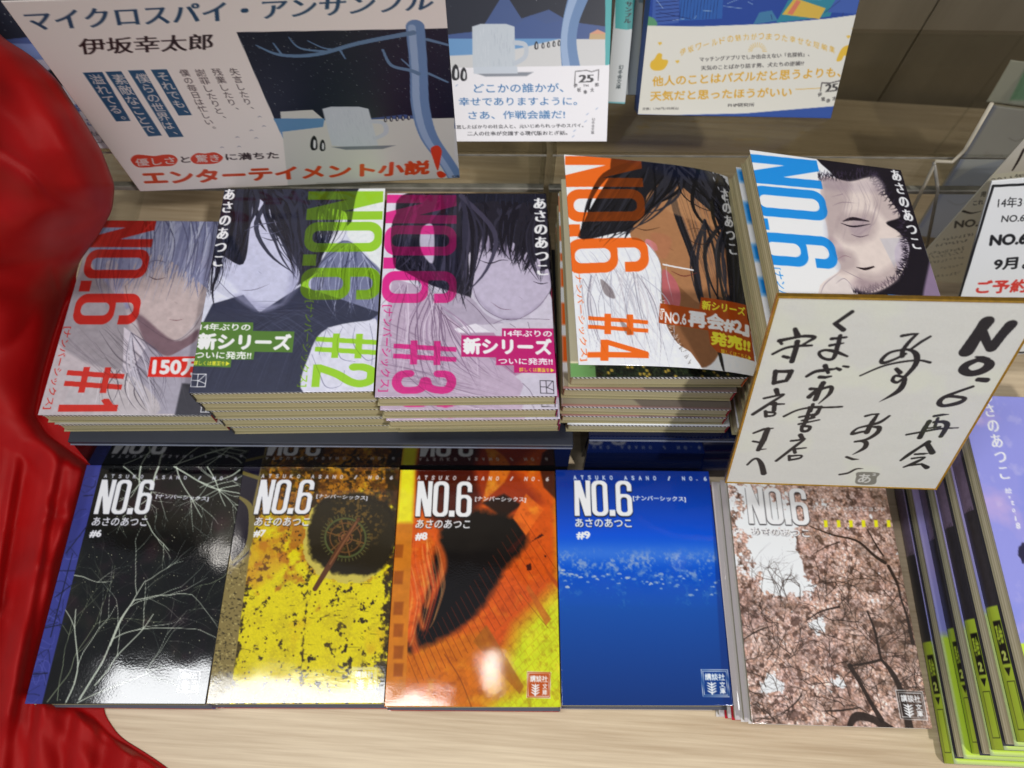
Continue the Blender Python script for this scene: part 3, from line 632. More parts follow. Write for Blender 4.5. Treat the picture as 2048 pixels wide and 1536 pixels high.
def paint4(c):     # tanned portrait with long black hair, white fur, orange title
    c.view(0, 0, 1)
    c.a[:] = (238, 240, 244)
    c.poly([(1250, 300), (1480, 320), (1500, 480), (1525, 640), (1440, 650), (1330, 600), (1290, 470), (1165, 480), (1172, 440), (1215, 360)], (30, 30, 36), 1, 3, True)
    c.poly([(1400, 300), (1480, 330), (1470, 420), (1440, 370)], (236, 238, 244), 1, 2)
    c.poly([(1300, 385), (1340, 362), (1392, 398), (1440, 440), (1478, 520), (1474, 572), (1420, 610), (1370, 600), (1325, 560), (1305, 515), (1262, 482), (1264, 440)], (170, 120, 82), 1, 1.5, True)
    c.poly([(1330, 560), (1400, 612), (1452, 600), (1440, 700), (1400, 740), (1350, 700), (1320, 620)], (140, 94, 62), 1, 4, True)
    c.poly([(1290, 482), (1308, 490), (1312, 505), (1290, 500)], (206, 130, 134), 1, 2, True)
    c.poly([(1322, 545), (1345, 560), (1358, 592), (1352, 622), (1326, 612)], (186, 100, 104), 1, 2, True)
    c.poly([(1145, 500), (1200, 492), (1250, 482), (1292, 492), (1318, 530), (1320, 596), (1326, 646), (1350, 690), (1382, 715), (1384, 760), (1140, 745)], (232, 234, 240), 1, 2, True)
    for q, w in (([(1335, 330), (1350, 420), (1385, 520), (1400, 600), (1436, 680)], [12, 16, 15, 14, 4]), ([(1400, 345), (1430, 400), (1460, 470), (1470, 560), (1480, 640)], [26, 30, 26, 22, 10]), ([(1290, 345), (1280, 400), (1262, 450), (1248, 480)], [24, 22, 12, 2]),
                 ([(1440, 600), (1430, 660), (1440, 720), (1448, 752)], [16, 10, 8, 2]), ([(1476, 500), (1490, 580), (1500, 640)], [18, 18, 16])):
        c.line(q, w, (28, 28, 34))
    c.strands([(1300, 330), (1330, 420), (1370, 520), (1420, 650)], [(1460, 345), (1480, 440), (1490, 540), (1500, 640)], 30, 1.0, [(66, 66, 76), (10, 10, 14), (50, 50, 58)], .6, 11, .3)
    c.strands([(1262, 330), (1220, 370), (1180, 430), (1150, 470)], [(1320, 345), (1290, 400), (1268, 440), (1240, 480)], 50, 1, [(70, 70, 80), (8, 8, 12)], .8, 12, .6)
    c.strands([(1150, 510), (1190, 560), (1240, 620), (1300, 700)], [(1290, 500), (1310, 560), (1320, 640), (1370, 720)], 60, 1.1, [(196, 198, 208), (170, 168, 180), (250, 250, 252)], .6, 13, 1.0)
    fur(c, [(1322, 600), (1330, 650), (1356, 700), (1390, 752)][::-1], 60, 10, 1, [(250, 250, 252), (60, 46, 40)], 3)
    c.poly([(1400, 420), (1470, 520), (1460, 590), (1400, 600), (1440, 520)], (132, 88, 58), .6, 10, True); c.poly([(1340, 372), (1390, 410), (1430, 450), (1380, 440), (1330, 420)], (190, 142, 100), .5, 8, True)
    c.locks([(1265, 325), (1320, 322), (1380, 335)], [(1160, 470), (1230, 480), (1290, 420)], 60, 8, [(28, 28, 34), (44, 44, 52), (16, 16, 20)], 71)
    c.locks([(1340, 325), (1400, 330), (1460, 350)], [(1440, 400), (1480, 470), (1510, 600)], 36, 8, [(28, 28, 34), (46, 46, 54), (16, 16, 20)], 72); c.locks([(1410, 440), (1430, 470)], [(1430, 660), (1455, 740)], 8, 6, [(26, 26, 32), (40, 40, 48)], 73)
    c.locks([(1470, 420), (1480, 520)], [(1470, 640), (1515, 650)], 22, 8, [(28, 28, 34), (46, 46, 54)], 74)
    c.line([(1292, 490), (1318, 530), (1320, 596), (1328, 650), (1352, 692)], 1.2, (130, 110, 110), .8); c.locks([(1160, 560), (1230, 540), (1290, 560)], [(1180, 700), (1260, 730), (1340, 740)], 40, 1.6, [(190, 190, 202), (214, 210, 216), (150, 146, 160)], 75)
    c.poly([(1200, 560), (1222, 580), (1228, 600), (1208, 590)], (70, 50, 50), .5, 3, True); c.poly([(1236, 640), (1262, 668), (1250, 672)], (90, 70, 70), .5, 3, True)
    c.line([(1268, 458), (1290, 464), (1318, 458)], [.5, 2, .5], (60, 36, 26)); c.line([(1372, 478), (1395, 490), (1424, 484)], [.6, 2.4, .6], (50, 30, 24)); c.line([(1372, 462), (1396, 458), (1428, 468)], [.5, 1.4, .5], (90, 58, 40))
    c.line([(1340, 546), (1365, 556), (1392, 548)], [.8, 2.4, .8], (110, 50, 44)); c.line([(1324, 533), (1350, 538), (1384, 543)], 3.4, (236, 236, 240)); c.line([(1336, 500), (1344, 504)], 1.2, (130, 84, 60))
    c.poly([(1300, 470), (1340, 480), (1330, 520), (1310, 512)], (180, 110, 84), .4, 8, True)
    c.noise_tint(10, .04, 4)
    o = (238, 104, 28)
    c.stamp(cond_mask('NO.6'), (1281, 316), (1297, 547), (1130, 312), o, .97, 'ink')
    c.view(*VB)
    c.stamp(cond_mask('# 4'), (1585, 812), (1590, 1072), (1262, 795), o, .97, 'ink')
    c.text('[ナンバーシックス]', (1224, 558), (1262, 1058), (1182, 558), o, .01)
    c.view(*VC)
    c.text('あ', (290, 195), (346, 188), (296, 250), (20, 20, 24), .03, True)
    c.text('さのあつこ', (300, 262), (358, 258), (352, 645), (246, 246, 250), .03, True, True)
    c.view(0, 0, 1)
    c.poly([(1400, 597), (1499, 603), (1502, 632), (1506, 640), (1516, 717), (1433, 707), (1418, 692), (1414, 664), (1314, 651), (1317, 611), (1396, 622)], (170, 72, 22))
    c.text('新シリーズ', (1402, 603), (1497, 608), (1401, 622), (245, 232, 60), .045)
    c.text('『NO.6', (1318, 622), (1370, 627), (1317, 650), (250, 250, 250), .03)
    c.text('再会#2』', (1373, 623), (1505, 635), (1372, 658), (252, 252, 252), .06)
    c.text('発売!!', (1419, 664), (1507, 673), (1417, 693), (245, 232, 60), .055)
    c.text('詳しくはこちら▶', (1441, 699), (1508, 707), (1440, 709), (245, 222, 60), .02)
    logo_k(c, (1483, 724), (1511, 727), (1486, 750), (240, 240, 245), 1.2)
def paint5(c):     # bearded head in profile, blue title
    c.view(*VC)
    c.a[:] = (242, 244, 248)
    c.poly([(860, 90), (1345, 140), (1370, 250), (1420, 400), (1500, 640), (1520, 800), (1450, 950), (1050, 960), (1000, 880), (1000, 300)], (28, 24, 34), 1, 4, True)
    c.poly([(1470, 860), (1520, 620), (1600, 1000), (1450, 1000)], (140, 120, 148), 1, 8)
    c.poly([(885, 215), (1040, 240), (1190, 215), (1260, 330), (1330, 440), (1250, 480), (1330, 540), (1380, 640), (1320, 800), (1180, 880), (1050, 850), (980, 800), (900, 860), (880, 960), (870, 840), (990, 740), (930, 640), (910, 500), (880, 380)], (230, 214, 206), 1, 4, True)
    c.poly([(1215, 570), (1345, 565), (1300, 740)], (206, 200, 204), .9, 3); c.poly([(1300, 640), (1350, 560), (1385, 640), (1330, 760)], (198, 186, 200), .9, 4, True)
    c.poly([(870, 860), (960, 780), (1080, 860), (1060, 960), (870, 960)], (228, 216, 212), 1, 4, True)
    c.poly([(1060, 470), (1130, 450), (1150, 520), (1090, 560), (1040, 520)], (196, 176, 184), .5, 14, True)
    fur(c, [(860, 215), (1000, 215), (1150, 200), (1230, 300), (1330, 440)], 190, -46, 5, [(26, 22, 32), (60, 50, 70)], 5)
    fur(c, [(860, 215), (1000, 215), (1150, 200), (1230, 300), (1330, 440)], 120, 34, 3.5, [(26, 22, 32), (60, 50, 70)], 6)
    fur(c, [(1340, 470), (1370, 600), (1370, 700), (1300, 810), (1160, 880), (1060, 880)], 230, 46, 4, [(26, 22, 32), (50, 40, 60)], 7)
    fur(c, [(1340, 470), (1370, 600), (1370, 700), (1300, 810), (1160, 880), (1060, 880)], 90, -24, 3, [(26, 22, 32), (90, 76, 96)], 8)
    c.poly([(885, 215), (1040, 240), (1190, 215), (1230, 300), (1050, 300), (900, 280)], (200, 184, 188), .6, 18, True); c.poly([(1050, 850), (1180, 880), (1320, 800), (1200, 820), (1080, 800)], (190, 168, 172), .7, 16, True)
    c.poly([(920, 560), (990, 600), (1010, 700), (940, 660)], (206, 184, 186), .7, 12, True); c.line([(1000, 470), (1060, 455), (1150, 470)], [4, 26, 8], (36, 26, 38), .95)
    for q, al in (([(885, 215), (1040, 240), (1010, 420), (920, 640), (900, 500)], .4), ([(1000, 430), (1180, 430), (1180, 560), (1060, 600), (980, 560)], .35), ([(960, 640), (1060, 650), (1080, 740), (980, 760)], .4), ([(1080, 760), (1200, 770), (1330, 700), (1300, 830), (1120, 860)], .35), ([(1190, 260), (1330, 430), (1280, 480), (1180, 380)], .3)): c.poly(q, (150, 136, 150), al, 22, True, 'mul')
    c.strands([(900, 230), (980, 330), (960, 480), (930, 640)], [(1180, 230), (1240, 360), (1200, 520), (1060, 640)], 26, 2.2, [(120, 100, 120), (150, 130, 140)], .35, 81, .8)
    c.line([(990, 480), (1060, 500), (1160, 486)], [3, 14, 3], (40, 30, 42)); c.line([(1050, 545), (1100, 560), (1150, 548)], [2, 6, 2], (80, 60, 76))
    c.line([(1080, 735), (1130, 745), (1180, 732)], [4, 18, 10], (44, 30, 36)); c.line([(970, 690), (1010, 668), (1050, 680)], [2, 5, 2], (150, 120, 130))
    for q in ([(870, 900), (900, 830), (990, 760)], [(960, 830), (1010, 800), (1060, 850)], [(1000, 750), (1060, 780), (1120, 810)], [(940, 380), (1000, 360), (1090, 366)], [(930, 330), (1000, 312)]): c.line(q, [1, 3.5, 1][:len(q)], (110, 90, 110), .8)
    c.noise_tint(16, .03, 5)
    bl = (26, 142, 226)
    c.stamp(cond_mask('NO.6'), (850, 118), (984, 748), (432, 76), bl, .97, 'ink')
    c.text('[ナンバーシックス]', (648, 740), (764, 1235), (586, 735), bl, .01)
    c.text('あさのあつこ', (1270, 172), (1325, 178), (1402, 628), (246, 246, 250), .03, True, True)
    c.poly([(1262, 892), (1420, 905), (1430, 1000), (1280, 990)], (20, 130, 200))

def title_old(c, TL, TR, BL, kTL, kTR, kBL, aTL, aTR, aBL, n, nTL, nTR, nBL, tTL, tTR, tBL, lg, lgfill=None, kana='[ナンバーシックス]', wht=(236, 236, 246)):
    mk = cond_mask('NO.6')
    for d in ((-4, 5), (4, 5), (0, 8)): c.stamp(mk, *[(p[0] + d[0], p[1] + d[1]) for p in (TL, TR, BL)], (20, 20, 24), .55)
    c.stamp(mk, TL, TR, BL, wht)
    c.text(kana, kTL, kTR, kBL, wht, .03)
    c.text('あさのあつこ', [aTL[0] + 2, aTL[1] + 3], [aTR[0] + 2, aTR[1] + 3], [aBL[0] + 2, aBL[1] + 3], (20, 20, 24), .05, a=.6)
    c.text('あさのあつこ', aTL, aTR, aBL, wht, .02)
    if n: c.text(n, nTL, nTR, nBL, wht, .05)
    s_ = 'ATSUKO ASANO / NO.6'; T0, T1, B0 = map(np.array, (tTL, tTR, tBL)); k = len(s_)
    for i, ch in enumerate(s_):
        if ch == ' ': continue
        p = T0 + (T1 - T0) * i / (k - .5); dx = (T1 - T0) / k * .45
        if ch == '.': p = p + (B0 - T0) * .8; c.line([p, p + dx * .3], 3, wht, .8); continue
        c.text(ch, p, p + dx, p + (B0 - T0), wht, .06, a=.8)
    TLl, TRl, BLl = map(np.array, lg); f = lambda u, v: tuple(TLl + (TRl - TLl) * u + (BLl - TLl) * v)
    if lgfill: c.poly([f(0, 0), f(1, 0), f(1, 1), f(0, 1)], lgfill, .9)
    for k_ in (0.0, .06):
        for a, b in (((k_, k_), (1 - k_, k_)), ((1 - k_, k_), (1 - k_, 1 - k_)), ((1 - k_, 1 - k_), (k_, 1 - k_)), ((k_, 1 - k_), (k_, k_))): c.line([f(*a), f(*b)], 2, wht, .85, smooth=False)
    c.text('講談社', f(.12, .14), f(.88, .14), f(.12, .4), wht, .03)
    c.text('文庫', f(.66, .44), f(.88, .44), f(.66, .9), wht, .03, False, True)
    for v in (.52, .62, .72, .82):
        for sg in (-1, 1): c.line([f(.36, v + .06), f(.36 + sg * .1, v), f(.36 + sg * .17, v - .03)], [5, 5, 2], wht)
    c.line([f(.36, .48), f(.36, .92)], 5, wht)
def branch(c, p, ang, L, w, depth, col, rng, spread=.5):
    q = [np.array(p, float)]; a = ang; w = w * c.bw if hasattr(c, 'bw') else w
    for i in range(5): a += rng.normal(0, .13); q.append(q[-1] + L / 5 * np.array([math.cos(a), math.sin(a)]))
    c.line(q, np.linspace(w, w * .55, 6), col, .9)
    if depth:
        for _ in range(rng.integers(2, 4)):
            i = rng.integers(2, 6); branch(c, q[i], a + rng.choice([-1, 1]) * rng.uniform(.25, spread + .3), L * rng.uniform(.5, .85), w * .6, depth - 1, col, rng, spread)
def paint6(c):     # bare white branches on black
    c.view(*VD); c.a[:] = (7, 10, 11); c.bw = .86
    H, W = c.a.shape[:2]; n = fbm(H, W, 90, 4, 3); c.a += (np.clip(n - .5, 0, 1)[..., None] * np.array([70, 62, 40]))
    n = fbm(H, W, 60, 3, 9); c.a += np.clip(n - .55, 0, 1)[..., None] * np.array([70, 16, 40])
    rng = np.random.default_rng(5)
    for _ in range(900):
        x, y = rng.integers(70, W), rng.integers(0, H); v = rng.uniform(.2, 1) ** 1.6; r = int(rng.random() < .3)
        c.a[y:y + 1 + r, x:x + 1 + r] = c.a[y:y + 1 + r, x:x + 1 + r] * (1 - v) + np.array([225, 225, 190]) * v
    g = (206, 214, 196); g2 = (120, 128, 104)
    for x0, y0, an, L, w, dp, cl in ((215, 1235, -.9, 420, 6, 4, g2), (260, 1230, -1.3, 380, 5, 4, g2), (360, 1225, -.95, 520, 10, 3, g), (300, 1235, -1.05, 430, 8, 3, g), (430, 1160, -.75, 420, 7, 3, g), (350, 1240, -.55, 420, 5, 3, g), (330, 660, .15, 120, 5, 3, g), (1040, 640, 2.6, 180, 4, 2, g2), (500, 980, -1.0, 330, 7, 2, g)):
        branch(c, (x0, y0), an, L, w, dp, cl, rng)
    for x0, y0, an, L, w, dp in ((640, 165, 1.9, 200, 8, 3), (720, 165, 2.0, 240, 10, 3), (800, 165, 1.2, 260, 6, 3), (790, 165, .5, 320, 8, 3), (1090, 180, 2.5, 200, 6, 3), (940, 165, 1.0, 200, 6, 3), (560, 165, .6, 220, 5, 3), (1080, 250, 2.9, 180, 5, 3)):
        branch(c, (x0, y0), an, L, w, dp, (214, 224, 204), rng, .6)
    c.poly([(395, 150), (464, 150), (188, 1255), (100, 1255)], (56, 62, 142), 1, 1)
    for _ in range(40):
        y = rng.uniform(160, 1250); x = 430 - (y - 160) * .27; c.line([(x - 34 + rng.normal(0, 10), y), (x + rng.normal(0, 12), y + rng.normal(0, 30)), (x + 30, y + rng.normal(0, 40))], rng.uniform(2, 5), [(24, 26, 62), (84, 90, 176)][rng.integers(2)], .6)
    c.poly([(395, 150), (440, 150), (330, 560), (260, 600)], (40, 44, 110), .5, 12)
    for q in ([(300, 560), (400, 430)], [(250, 760), (345, 690)], [(200, 900), (300, 880)], [(150, 1110), (215, 1105)], [(380, 300), (420, 296)], [(270, 640), (345, 640)], [(230, 940), (330, 560)]): c.line(q, 5, (20, 22, 50), .9)
    title_old(c, (463, 226), (707, 226), (425, 382), (712, 290), (950, 303), (706, 312), (426, 396), (674, 398), (414, 435), '#6', (412, 453), (466, 453), (402, 490), (475, 200), (1082, 212), (471, 218), ((815, 1088), (912, 1090), (803, 1190)))
def paint7(c):     # rusty yellow metal and an old dial
    c.view(*VD); H, W = c.a.shape[:2]
    yy = np.linspace(0, 1, H)[:, None] * np.ones((1, W)); xx = np.linspace(0, 1, W)[None] * np.ones((H, 1))
    c.a[:] = (222, 206, 26)
    n = fbm(H, W, 30, 5, 1); n2 = fbm(H, W, 9, 4, 2); n3 = fbm(H, W, 70, 3, 8)
    m = np.clip((.42 - yy) * 6 + (n - .5) * 6, 0, 1)[..., None]; c.a[:] = c.a * (1 - m) + np.array([176, 112, 30]) * m
    m = np.clip((n3 - .56) * 5, 0, 1)[..., None] * .5; c.a[:] = c.a * (1 - m) + np.array([206, 150, 30]) * m
    edge = np.clip(1 - np.abs(xx - .13) * 16, 0, 1) * .3 + np.clip((xx - .9) * 12, 0, 1) * .42 + np.clip((.34 - yy) * 3, 0, 1) * .34 + np.clip(1 - np.abs(xx - .47 - .05 * yy) * 30, 0, 1) * .33
    m = np.clip((n2 * .6 + n * .4 + edge - .75) * 7, 0, 1)[..., None] * .92; c.a[:] = c.a * (1 - m) + np.array([40, 30, 20]) * m
    m = np.clip((fbm(H, W, 16, 5, 21) - .66) * 14, 0, 1)[..., None]; c.a[:] = c.a * (1 - m) + np.array([50, 40, 24]) * m
    g1 = fbm(H, W, 5, 3, 44); g2 = fbm(H, W, 44, 4, 45); m = np.clip((g1 - .5) * 3 + (g2 - .52) * 5, 0, 1)[..., None] * .3; c.a[:] = c.a * (1 - m) + np.array([170, 146, 40]) * m
    c.a *= (.93 + .14 * fbm(H, W, 3, 2, 46))[..., None]; d_, v_ = cells(H, W, 9, 47); m = np.clip((.34 - d_) * 9, 0, 1) * (v_ > .93 - .2 * np.clip((.5 - yy) * 2, 0, 1)); m = m[..., None] * .8; c.a[:] = c.a * (1 - m) + np.array([54, 34, 18]) * m
    m = np.clip((.30 - yy) * 5, 0, 1) * np.clip((fbm(H, W, 22, 4, 48) - .5) * 8, 0, 1); m = m[..., None] * .75; c.a[:] = c.a * (1 - m) + np.array([90, 52, 22]) * m
    c.poly([(1140, 520), (1290, 500), (1270, 640), (1120, 700)], (196, 120, 50), .4, 20, True, rough=8)
    c.poly([(1380, 520), (1420, 360), (1560, 320), (1740, 350), (1790, 470), (1740, 620), (1640, 690), (1500, 680), (1410, 620)], (200, 184, 84), .95, 3, True, rough=6)
    c.poly([(1400, 480), (1450, 330), (1600, 290), (1760, 330), (1800, 440), (1780, 560), (1700, 650), (1560, 660), (1440, 600)], (34, 28, 20), .96, 9, True, rough=10)
    gm = fbm(H, W, 8, 4, 49); m = np.clip((gm - .56) * 10, 0, 1) * np.clip(1 - np.hypot((xx - .74) / .22, (yy - .26) / .16), 0, 1) * 1.6; m = np.clip(m, 0, .7)[..., None]; c.a[:] = c.a * (1 - m) + np.array([128, 96, 40]) * m
    th = np.linspace(0, 6.3, 26)
    for r, w, cl in ((92, 9, (84, 92, 52)), (70, 6, (110, 72, 40)), (30, 6, (120, 74, 46)), (16, 10, (150, 92, 60))):
        c.line([(1570 + r * math.cos(t), 490 + r * .95 * math.sin(t)) for t in th], w, cl, .9)
    for k in range(6): t = k * 1.05 + .3; c.line([(1570, 490), (1570 + 88 * math.cos(t), 490 + 84 * math.sin(t))], 6, (110, 76, 40))
    for k in range(40):
        t = k * .157; c.line([(1570 + 100 * math.cos(t), 490 + 96 * math.sin(t)), (1570 + 112 * math.cos(t), 490 + 108 * math.sin(t))], 4, (110, 110, 60), .7)
    c.line([(1630, 405), (1560, 510), (1500, 610), (1432, 722)], [14, 24, 26, 22], (92, 56, 36)); c.line([(1620, 420), (1560, 515), (1500, 610)], 7, (140, 92, 60), .8)
    rng = np.random.default_rng(4)
    for _ in range(60):
        x, y = rng.uniform(1080, 1720), rng.uniform(640, 1200); c.line([(x, y), (x + rng.normal(0, 26), y + rng.normal(0, 5))], [3, 1], (60, 50, 20), .7)
    # strip of the spine picture wrapped to the front
    c.poly([(1095, 150), (1190, 150), (1040, 1260), (925, 1260)], (134, 118, 70), 1, 1)
    for _ in range(420):
        y = 480 + 780 * rng.random() ** .7; x = 1135 - (y - 150) * .138 + rng.uniform(-46, 50); c.line([(x, y), (x + rng.normal(0, 5), y + rng.normal(0, 3))], rng.uniform(2, 6), [(40, 34, 22), (70, 60, 34), (190, 174, 110)][rng.integers(3)], .8, smooth=False)
    c.poly([(1095, 150), (1190, 150), (1150, 330), (1130, 560), (1060, 620), (1030, 500)], (28, 24, 40), 1, 4)
    c.line([(1090, 190), (1180, 220)], 18, (110, 98, 50)); c.line([(1080, 300), (1140, 360), (1130, 520), (1060, 600)], [10, 26, 26, 16], (120, 108, 60))
    title_old(c, (1186, 226), (1434, 226), (1152, 382), (1440, 290), (1672, 300), (1436, 312), (1164, 396), (1412, 398), (1152, 436), '#7', (1156, 453), (1210, 453), (1148, 488), (1190, 200), (1790, 208), (1186, 218), ((1602, 1080), (1712, 1080), (1596, 1190)))
def paint8(c):     # fire and a burning wall
    c.view(*VE); H, W = c.a.shape[:2]
    c.a[:] = (206, 216, 30)
    c.poly([(230, 150), (960, 150), (960, 700), (760, 900), (600, 1290), (150, 1290)], (212, 84, 20), 1, 60)
    c.poly([(230, 1000), (600, 900), (800, 1180), (560, 1290), (160, 1290)], (206, 120, 20), .7, 30)
    c.poly([(560, 165), (740, 165), (880, 330), (740, 380), (620, 320), (480, 380), (340, 300), (300, 165)], (150, 48, 20), .9, 30)
    c.poly([(400, 520), (440, 380), (640, 370), (780, 420), (800, 520), (700, 640), (620, 780), (500, 900), (300, 1000), (262, 980), (330, 800), (360, 660)], (18, 14, 14), 1, 22, True, rough=7)
    c.poly([(300, 165), (560, 165), (600, 330), (500, 420), (380, 420), (310, 330)], (60, 18, 12), .85, 20)
    c.poly([(600, 330), (700, 290), (780, 340), (700, 400)], (24, 16, 16), .9, 8); c.poly([(860, 165), (940, 165), (940, 320), (880, 260)], (40, 20, 16), .8, 6)
    c.poly([(640, 165), (740, 165), (700, 240), (600, 330)], (226, 120, 30), .8, 6); c.poly([(800, 290), (880, 360), (800, 480), (740, 400)], (232, 106, 30), .9, 4)
    for q in ([(710, 550), (790, 470), (800, 480), (740, 560)], [(820, 510), (870, 470), (880, 480)], [(800, 615), (820, 605), (825, 635), (806, 640)], [(880, 565), (892, 570), (888, 582)]): c.poly(q, (50, 16, 14), .9, 2, rough=2)
    fl = (224, 96, 34)
    for q, w in (([(300, 1000), (270, 860), (330, 700), (290, 560), (330, 430)], [30, 50, 46, 40, 6]), ([(350, 800), (420, 640), (410, 540), (370, 470)], [16, 34, 30, 4]), ([(300, 700), (250, 600), (280, 480), (260, 400)], [20, 30, 20, 4]), ([(330, 900), (310, 780), (380, 660)], [18, 30, 6])): c.line(q, w, fl, .75, 12)
    c.strands([(260, 1000), (300, 800), (260, 600), (300, 430)], [(360, 900), (420, 720), (400, 560), (360, 470)], 30, 5, [(246, 160, 90), (200, 60, 24), (250, 190, 120)], .45, 3, .7)
    for i in range(26):
        x = 250 + i * 21; y = 1000 - i * 16 - (i * i) * .35; c.line([(x, y), (x + 60 + i * 4, y + 150 + i * 4)], 2.2, (116, 40, 16), .8)
    c.poly([(620, 885), (790, 1165), (770, 1200), (560, 960)], (160, 92, 20), .75, 3); c.poly([(810, 700), (915, 860), (890, 890), (800, 720)], (190, 96, 30), .8, 3); c.poly([(890, 625), (950, 700), (950, 730), (892, 650)], (176, 70, 24), .8, 3)
    c.line([(430, 1020), (500, 1130), (560, 1280)], 5, (130, 60, 20), .7); c.line([(770, 740), (900, 900)], 3, (130, 70, 20), .7)
    yv, xv = np.mgrid[0:H, 0:W]; yv, xv = yv / H, xv / W; wall = np.clip((yv + xv * .75 - 1.05) * 6, 0, 1) * np.clip((1.15 - yv * .4 - xv * .2), 0, 1)
    rr_ = (yv * 1.6 + xv * 1.1) * 16; cc_ = (xv * 1.2 - yv * .9) * 16 + (rr_.astype(int) % 2) * .5; mort = ((rr_ % 1 < .12) | (cc_ % 1 < .08)) * wall * .32; c.a[:] = c.a * (1 - mort[..., None]) + np.array([150, 70, 16]) * mort[..., None]
    g = fbm(H, W, 12, 5, 77); m = np.clip((g - .52) * 4, 0, 1)[..., None] * .28 * np.clip((c.a.mean(2, keepdims=True) - 50) / 60, 0, 1); c.a[:] = c.a * (1 - m) + np.array([120, 40, 12]) * m
    n = fbm(H, W, 40, 4, 4)
    m = np.clip((n - .58) * 4, 0, 1)[..., None] * .35 * np.clip((c.a.mean(2, keepdims=True) - 70) / 60, 0, 1); c.a[:] = c.a * (1 - m) + np.array([250, 226, 60]) * m
    c.poly([(228, 150), (296, 150), (248, 1290), (140, 1290)], (206, 120, 30), 1, 1); c.poly([(232, 160), (296, 160), (284, 420), (212, 420)], (236, 226, 40), 1, 14)
    for y in (520, 640, 780, 880, 980, 1060): c.poly([(200, y), (244, y), (238, y + 60), (196, y + 60)], (140, 66, 20), .7, 5)
    c.noise_tint(20, .08, 8)
    title_old(c, (308, 232), (556, 235), (297, 392), (570, 300), (800, 305), (568, 326), (304, 406), (550, 408), (295, 446), '#8', (298, 464), (354, 464), (294, 503), (308, 206), (908, 214), (304, 226), ((806, 1098), (912, 1100), (803, 1216)), (188, 70, 26), wht=(244, 244, 246))
def paint9(c):     # sky above the clouds
    c.view(*VE); H, W = c.a.shape[:2]; y = np.linspace(0, 1, H)[:, None]; t = lambda a, b, s_: np.clip((y - a) / (b - a), 0, 1)[..., None]
    c.a[:] = np.array([6, 44, 128]); m = t(0, .3, 1); c.a[:] = c.a * (1 - m) + np.array([8, 82, 214]) * m
    m = np.exp(-((y - .385) / .05) ** 2)[..., None] * .5; c.a[:] = c.a * (1 - m) + np.array([96, 146, 222]) * m
    m = t(.4, .62, 1); c.a[:] = c.a * (1 - m) + np.array([8, 78, 170]) * m; m = t(.6, 1, 1); c.a[:] = c.a * (1 - m) + np.array([6, 52, 122]) * m
    rng = np.random.default_rng(2); n = fbm(H, W, 26, 5, 5); n2 = fbm(H, W, 7, 3, 6)
    for a, b, thr, al in ((.40, .03, .50, .55), (.435, .035, .50, .8), (.475, .03, .56, .7), (.55, .03, .58, .3), (.60, .02, .6, .3)):
        m = np.exp(-((y - a) / b) ** 2) * np.clip((n * .6 + n2 * .4 - thr + .03) * 5, 0, 1); m = m[..., None] * al * .85 * (.4 + fbm(H, W, 50, 2, int(a * 100))[..., None]); c.a[:] = c.a * (1 - m) + np.array([176, 186, 204]) * m
    for _ in range(70):
        x = 960 + 730 * rng.random() ** 1.5; yy = rng.normal(655, 16) + (x - 960) * .07 + (rng.random() < .2) * 40; w = rng.uniform(3, 12); c.poly([(x - w, yy), (x - w * .5, yy - w * .5), (x + w * .3, yy - w * .6), (x + w, yy), (x + w * .3, yy + w * .3)], (216, 214, 208), rng.uniform(.3, .8), 2.5, True, rough=3, seed=int(x))
    c.poly([(1630, 150), (1760, 150), (1780, 1290), (1700, 1290)], (4, 40, 110), .45, 3)
    title_old(c, (1018, 230), (1276, 232), (1022, 390), (1284, 298), (1524, 303), (1286, 324), (1022, 402), (1278, 404), (1024, 442), '#9', (1026, 460), (1090, 460), (1030, 498), (1014, 206), (1622, 212), (1016, 226), ((1596, 1088), (1716, 1090), (1604, 1210)), wht=(246, 248, 250))
